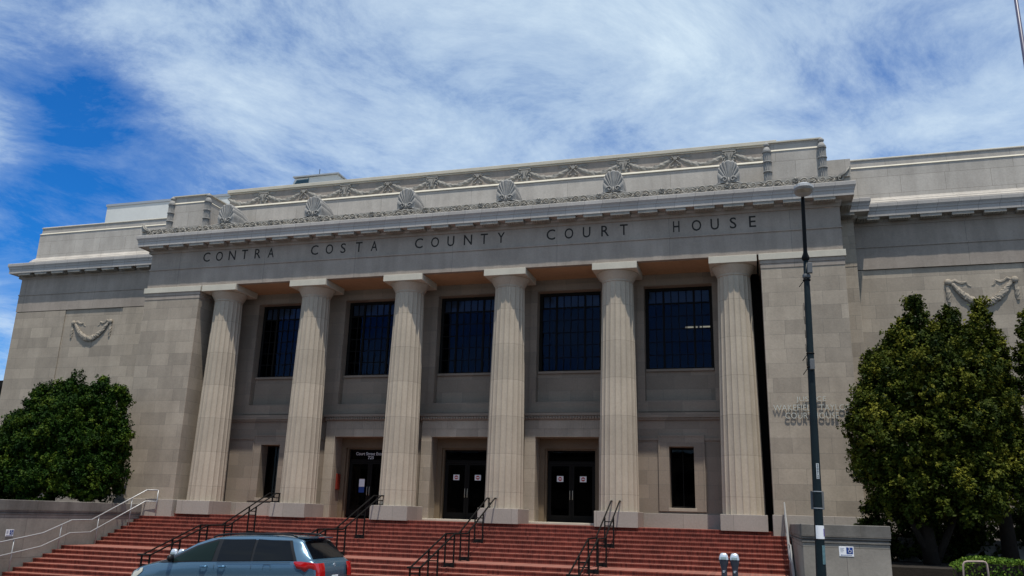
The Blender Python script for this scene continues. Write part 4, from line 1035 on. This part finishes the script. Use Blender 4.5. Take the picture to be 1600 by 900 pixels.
# ------------------------------------------------------------------ trees, hedge
def np_mesh(name, V, Fq, m, parent=None):
    me = bpy.data.meshes.new(name); nf = len(Fq)
    me.vertices.add(len(V)); me.vertices.foreach_set('co', V.astype(np.float32).ravel())
    me.loops.add(nf*4); me.loops.foreach_set('vertex_index', Fq.astype(np.int32).ravel())
    me.polygons.add(nf); me.polygons.foreach_set('loop_start', np.arange(nf, dtype=np.int32)*4); me.polygons.foreach_set('loop_total', np.full(nf, 4, np.int32))
    me.materials.append(m); me.update(calc_edges=True); me.validate()
    o = bpy.data.objects.new(name, me); COL.objects.link(o)
    if parent is not None: o.parent = parent
    return o
def leaves(lobes, dens, per, size, tl, tw, seed, upw=.9, zmin=-9, elong=1.7, inside=.50, clump=.26, sub=13, face=.8):
    """flame-like tufts of small leaves standing out of each lobe (cx,cy,cz,rx,ry,rz); dark gaps stay between tufts"""
    r = np.random.default_rng(seed); C = []; D = []; S_ = []
    L_ = np.array([l[:6] for l in lobes], float)
    for i, l in enumerate(L_):
        area = 4*PI*(((l[3]*l[4])**1.6+(l[3]*l[5])**1.6+(l[4]*l[5])**1.6)/3)**(1/1.6)
        n = int(area*dens)+5; d = r.normal(size=(n, 3)); d /= np.linalg.norm(d, axis=1)[:, None]
        ph = r.uniform(0, 6.28, 6); az = np.arctan2(d[:,1], d[:,0])
        lp = 1+.10*np.sin(3*az+ph[0])*np.cos(3*d[:,2]+ph[1])+.10*np.sin(7*az+ph[2])*np.sin(6*d[:,2]+ph[3])+.06*np.sin(13*az+ph[4])*np.sin(12*d[:,2]+ph[5])
        k_ = lp*(.94-.26*r.random(n)**1.5); thin = l[5]/l[3] > 1.9; kk = np.stack([k_, k_, k_], 1)
        if thin: kk[:, :2] *= np.clip(1-.75*np.clip(d[:, 2], 0, 1), .15, 1)[:, None]        # spires come to a point
        p = l[:3]+d*l[3:6]*kk
        keep = p[:, 2] > zmin+r.random(n)*.4
        for j, q in enumerate(L_):
            if j != i: keep &= (((p-q[:3])/q[3:6])**2).sum(1) > inside
        S_.append(np.full(int(keep.sum()), min(1., .32+.75*l[3]))); C.append(p[keep]); dd = d[keep]/l[3:6]; dd /= np.linalg.norm(dd, axis=1)[:, None]; D.append(dd)
    C = np.concatenate(C); D = np.concatenate(D); n = len(C); S_ = np.concatenate(S_)
    # every centre is a mound of small upright tufts; the underside of a mound stays bare
    cax = D*.75+np.array([0, 0, upw])+r.normal(size=(n, 3))*.25; cax /= np.linalg.norm(cax, axis=1)[:, None]
    cr = clump*(.55+.9*r.random(n))*S_; ctone = np.clip(.5+.22*r.normal(size=n), 0, 1)
    C = np.repeat(C, sub, 0); cax = np.repeat(cax, sub, 0); cr = np.repeat(cr, sub)[:, None]; ctone = np.repeat(ctone, sub); n = len(C)
    h = r.normal(size=(n, 3)); h /= np.linalg.norm(h, axis=1)[:, None]; h = h+cax*1.0; h /= np.linalg.norm(h, axis=1)[:, None]
    C = C+h*cr; ax = h*.6+cax*.6+np.array([0, 0, .35])+r.normal(size=(n, 3))*.2; ax /= np.linalg.norm(ax, axis=1)[:, None]
    ts = .5+1.0*r.random(n)**1.3; tone = np.clip(ctone+.16*r.normal(size=n), 0, 1)
    C = np.repeat(C, per, 0); ax = np.repeat(ax, per, 0); ts = np.repeat(ts, per)[:, None]; tone = np.repeat(tone, per); n = len(C)
    t = r.random(n)[:, None]; wid = np.sqrt(np.clip(1.05-t, 0, 1))*np.clip(t*5+.35, 0, 1)
    C = C+ax*t*tl*ts+r.normal(size=(n, 3))*tw*ts*wid
    nm = ax*face+r.normal(size=(n, 3))*.55; nm /= np.linalg.norm(nm, axis=1)[:, None]
    ld = np.cross(nm, r.normal(size=(n, 3))); ld /= np.linalg.norm(ld, axis=1)[:, None]
    sd_ = np.cross(ld, nm)
    s = size*(.6+.8*r.random(n))[:, None]
    V = np.stack([C-ld*s*elong*.5, C+sd_*s*.5, C+ld*s*elong*.5, C-sd_*s*.5], 1).reshape(-1, 3)
    return V, np.arange(len(V)).reshape(-1, 4), np.clip(np.repeat(tone*.85+.15*r.random(n), 4), 0, 1)
def tree(name, label, group, lobes, trunk, limbs, m, seed, dens=6.2, per=26, size=.052, tl=.24, tw=.06, zmin=-9, upw=.9):
    T = thing(name, label, 'tree', trunk[0], 0, group); off = Vector(trunk[0])
    b_ = MB(); b_.tube([Vector(p)-off for p in trunk], .24, 12, 0, .10)
    for lb in limbs: b_.tube([Vector(p)-off for p in lb], .12, 8, 0, .03)
    b_.build('trunk', TRUNK, T)
    V1, F1, t1 = leaves(lobes, dens, per, size, tl, tw, seed, zmin=zmin, upw=upw)
    inner = [(l[0], l[1], l[2], l[3]*.70, l[4]*.70, l[5]*.74) for l in lobes]
    V2, F2, t2 = leaves(inner, 14, 10, .11, .15, .12, seed+1, zmin=zmin, elong=1.2, inside=.3, clump=.2, sub=2, face=.1)
    V = np.concatenate([V1, V2]); Fq = np.concatenate([F1, F2+len(V1)])
    V = V-np.array(trunk[0]); o = np_mesh('crown', V, Fq, m, T)
    at_ = o.data.attributes.new('tone', 'FLOAT', 'POINT'); at_.data.foreach_set('value', np.concatenate([t1, t2]).astype(np.float32)); return T
def limbs_for(base, lobes, seed):
    rr = random.Random(seed); out = []
    for l in lobes: out.append([base, ((base[0]+l[0])/2+rr.uniform(-.2,.2), (base[1]+l[1])/2+rr.uniform(-.2,.2), base[2]*.45+l[2]*.55-.2), (l[0], l[1], l[2]+l[5]*.3)])
    return out
# left tree, on the terrace beside the left pier
LL = [(0.35, -1.7, 1.9, 1.35, 1.1, 1.9), (-0.3, -1.9, 3.0, 1.1, 1.0, 1.35), (1.0, -1.6, 3.0, 0.62, 0.6, 1.15), (-1.6, -2.0, 2.8, 1.3, 1.1, 1.4), (-3.0, -2.0, 1.88, 1.3, 1.1, 1.4), (-4.6, -2.1, 0.95, 1.5, 1.1, 1.3), (-6.6, -2.1, 0.85, 1.6, 1.1, 1.2), (-2.35, -1.9, 4.05, 0.375, 0.375, 0.918), (-1.5, -1.9, 4.15, 0.375, 0.375, 0.918), (-0.75, -1.9, 4.35, 0.425, 0.375, 1.026), (0.0, -1.9, 4.05, 0.325, 0.325, 0.864), (0.55, -1.8, 4.43, 0.375, 0.375, 0.972), (1.3, -1.6, 4.08, 0.425, 0.4, 0.918), (-3.1, -2, 3.1, 0.438, 0.438, 0.81), (-3.9, -2.1, 2.31, 0.425, 0.425, 0.756), (-4.9, -2.1, 1.95, 0.4, 0.4, 0.7), (-6.0, -2.1, 1.85, 0.4, 0.4, 0.65), (1.15, -1.6, 1.3, 0.75, 0.8, 1.1), (1.75, -1.6, 2.8, 0.312, 0.375, 0.756), (-1.5, -2.6, 1.1, 2.6, 0.8, 1.0), (-5.3, -2.6, 0.55, 2.4, 0.9, 0.9)]
tree('laurel_tree', 'broad dark green tree behind the long wall left of the steps', None, LL, [(-1.0,-1.9,.1),(-1.0,-1.9,1.2),(-.8,-1.9,2.4)], limbs_for((-1.0,-1.9,1.0), LL[:7], 2), LEAF2, 11, zmin=.15)
# right group
RA = [(31.3, -3.4, 2.9, 1.5, 1.2, 2.0), (31.75, -3.3, 4.3, 1.2, 1.0, 1.55), (30.85, -3.4, 3.7, 0.85, 0.7, 1.45), (32.6, -3.4, 3.3, 1.3, 1.1, 2.1), (30.45, -3.5, 2.4, 0.8, 0.8, 1.3), (31.1, -3.4, 1.2, 0.85, 0.9, 1.0), (32.3, -3.6, 1.3, 1.3, 0.9, 1.1), (30.95, -3.3, 4.5, 0.34, 0.34, 0.95), (31.35, -3.3, 5.05, 0.34, 0.34, 1.05), (31.78, -3.3, 5.65, 0.34, 0.34, 1.45), (32.15, -3.3, 5.0, 0.32, 0.32, 0.95), (30.5, -3.3, 4.5, 0.28, 0.28, 0.8), (32.55, -3.3, 4.6, 0.34, 0.34, 0.9), (30.1, -3.4, 3.3, 0.26, 0.26, 0.8), (33.0, -3.3, 4.6, 0.38, 0.38, 0.95)]
tree('juniper_tree', 'large dense conifer just right of the pier lettering, with the tallest spire', 'conifers on the right terrace', RA, [(31.6,-3.1,-.8),(31.5,-3.1,.6),(31.6,-3.2,2.4)], limbs_for((31.55,-3.1,.2), RA[:5], 3)+[[(31.6,-3.1,-.7),(31.1,-3.3,.5),(30.9,-3.3,1.8)],[(31.7,-3.1,-.7),(32.3,-3.2,.6),(32.5,-3.3,1.8)]], LEAF, 21, zmin=.3)
RB = [(33.4, -2.6, 3.1, 0.85, 0.8, 2.1), (33.3, -2.5, 4.7, 0.62, 0.55, 1.1), (32.85, -2.5, 5.62, 0.34, 0.33, 1.15), (33.15, -2.5, 5.37, 0.3, 0.28, 0.9), (32.75, -2.5, 5.1, 0.4, 0.4, 0.9), (33.72, -2.5, 5.57, 0.36, 0.34, 1.3), (33.95, -2.5, 5.0, 0.3, 0.3, 1.0), (34.15, -2.6, 4.0, 0.28, 0.3, 1.1), (33.8, -2.8, 2.0, 1.0, 0.8, 1.1)]
tree('juniper_tree', 'middle conifer of the right group with twin spires in front of the carved garland', 'conifers on the right terrace', RB, [(33.8,-2.4,-.8),(33.75,-2.4,1.0),(33.7,-2.5,3.0)], limbs_for((33.8,-2.4,.6), RB[:5], 4), LEAF, 31, zmin=.6)
RC = [(35.9, -2.6, 2.6, 1.15, 1.0, 1.9), (35.2, -2.5, 4.1, 0.34, 0.34, 0.95), (35.02, -2.5, 5.25, 0.26, 0.26, 1.15), (35.42, -2.5, 4.9, 0.26, 0.26, 0.95), (36.0, -2.5, 4.6, 0.5, 0.45, 1.1), (36.9, -2.5, 4.4, 0.9, 0.8, 1.5), (35.3, -2.9, 1.9, 1.0, 0.8, 0.8)]
tree('juniper_tree', 'rightmost conifer, cut by the right edge of the photo', 'conifers on the right terrace', RC, [(36.3,-2.4,-.8),(36.3,-2.4,1.0),(36.2,-2.5,2.6)], limbs_for((36.3,-2.4,.8), RC[:4], 5), LEAF, 41, zmin=1.25)
# clipped hedge at the lower right corner
H = thing('hedge', 'clipped bright green hedge at the lower right, below the conifers', 'hedge', (34, -8, gz(34)))
r_ = np.random.default_rng(5); n = 26000
px = 31.35+r_.random(n)*8.5; pyv = -8.4+r_.random(n)*1.7; top = -.42+.03*np.sin(px*3)+.03*np.sin(pyv*5+px)-.25*np.clip(31.75-px, 0, 1)**1.2*1.8
pz = np.where(r_.random(n) < .6, top-r_.random(n)**2*.12, top-r_.random(n)*1.3); fs_ = (pz < top-.12); pyv = np.where(fs_ & (r_.random(n) < .75), -8.4+r_.random(n)*.12, pyv)
C = np.stack([px, pyv, pz], 1); ld = r_.normal(size=(n, 3))+np.array([0, -.3, .8]); ld /= np.linalg.norm(ld, axis=1)[:, None]; sd2 = np.cross(ld, r_.normal(size=(n, 3))); sd2 /= np.linalg.norm(sd2, axis=1)[:, None]
s = .045*(.6+.8*r_.random(n))[:, None]; V = np.stack([C-ld*s*.8, C+sd2*s*.5, C+ld*s*.8, C-sd2*s*.5], 1).reshape(-1, 3)-np.array([34, -8, gz(34)])
np_mesh('foliage', V, np.arange(4*n).reshape(-1, 4), LEAF3, H)
MB().box(31.5-34, 5.7, -.32, 1.25, 0, 1.0).build('stems', TRUNK, H)
SHR = thing('shade_shrub', 'dark low shrubs added against the wing wall to deepen the shade under the conifers', 'shade_shrub', (33, -.2, -.9))  # plants added only as darkness below the canopy
V_, F_2, t_2 = leaves([(31.0,-1.2,.1,.9,.5,1.0),(32.4,-.6,.1,1.1,.5,1.0),(34.2,-.3,.0,1.3,.5,.8),(36.2,-.3,-.1,1.2,.5,.7)], 7, 24, .06, .2, .07, 77, zmin=-1, upw=.6)
o_ = np_mesh('foliage', V_-np.array((33, -.2, -.9)), F_2, LEAF, SHR); a__ = o_.data.attributes.new('tone', 'FLOAT', 'POINT'); a__.data.foreach_set('value', (t_2*.6).astype(np.float32))  # leaf tone lowered to darken the area further
# low wall behind the hedge and pipe barrier
MB().box(31.0, 58, -.9, -.6, -1.6, -.05).build('garden_wall', WALLG, None, label='low stone garden wall in the shade under the conifers', category='wall')
Rp = thing('pipe_barrier', 'rusty pale pipe barrier in front of the green hedge', 'barrier', (31.2, -10.0, gz(31.2)))
m = MB(); m.tube([(-.25,0,0),(-.18,0,1.12),(-.15,0,1.165),(-.10,0,1.18),(.20,0,1.19),(.25,0,1.175),(.27,0,1.13),(.30,0,0)], .02, 8); m.build('pipe', mat('pale_rusty_pipe', (.30,.23,.20), .6, var=.3, vscale=12), Rp)
# flagpole
Fp = thing('flagpole', 'slim grey flagpole at the top right corner of the photo', 'flagpole', (35.84, -3, -.8))
MB().tube([(0,0,0),(0,0,24)], .10, 14, 0, .045).build('pole', mat('flagpole_grey', (.07,.07,.12), .4), Fp)
MB().lathe(0, 0, [(.02,23.99),(.09,24.05),(.11,24.13),(.08,24.21),(.01,24.25)], 16).build('finial', BRASS, Fp)
# roof corner glimpsed past the left edge
Bn = thing('neighbour_roof', 'grey roof corner of a building beyond the left wing', 'building', (-24, 22, 0))
m = MB(); m.box(-14, 0, 0, 12, -3, 8.2); m.build('wall', PENT, Bn)
m = MB(); m.box(-15, 1.0, -1, 13, 9.05, 9.5); m.build('roof', DARK, Bn)

# building across the street, behind the viewer (shows only as a dark reflection in the doors)
Bs = thing('office_building', 'plain brown two-storey building across the street, seen only as a reflection', 'building', (16, -62, gz(16)))
fac = stone('brown_render', (.16, .13, .10), (.13, .105, .085), 3, 3.4, .01)
m = MB(); m.box(-46, 46, -14, 0, -3, 9.5); m.build('wall', fac, Bs)
MB().box(-46.3, 46.3, -14, .3, 9.5, 9.9).build('roof', DARK, Bs)
for i in range(18):
    for z in (1.2, 5.4): w = MB().box(-43+i*5, -40.4+i*5, .0, .06, z, z+2.2).build('window', DARK, Bs)
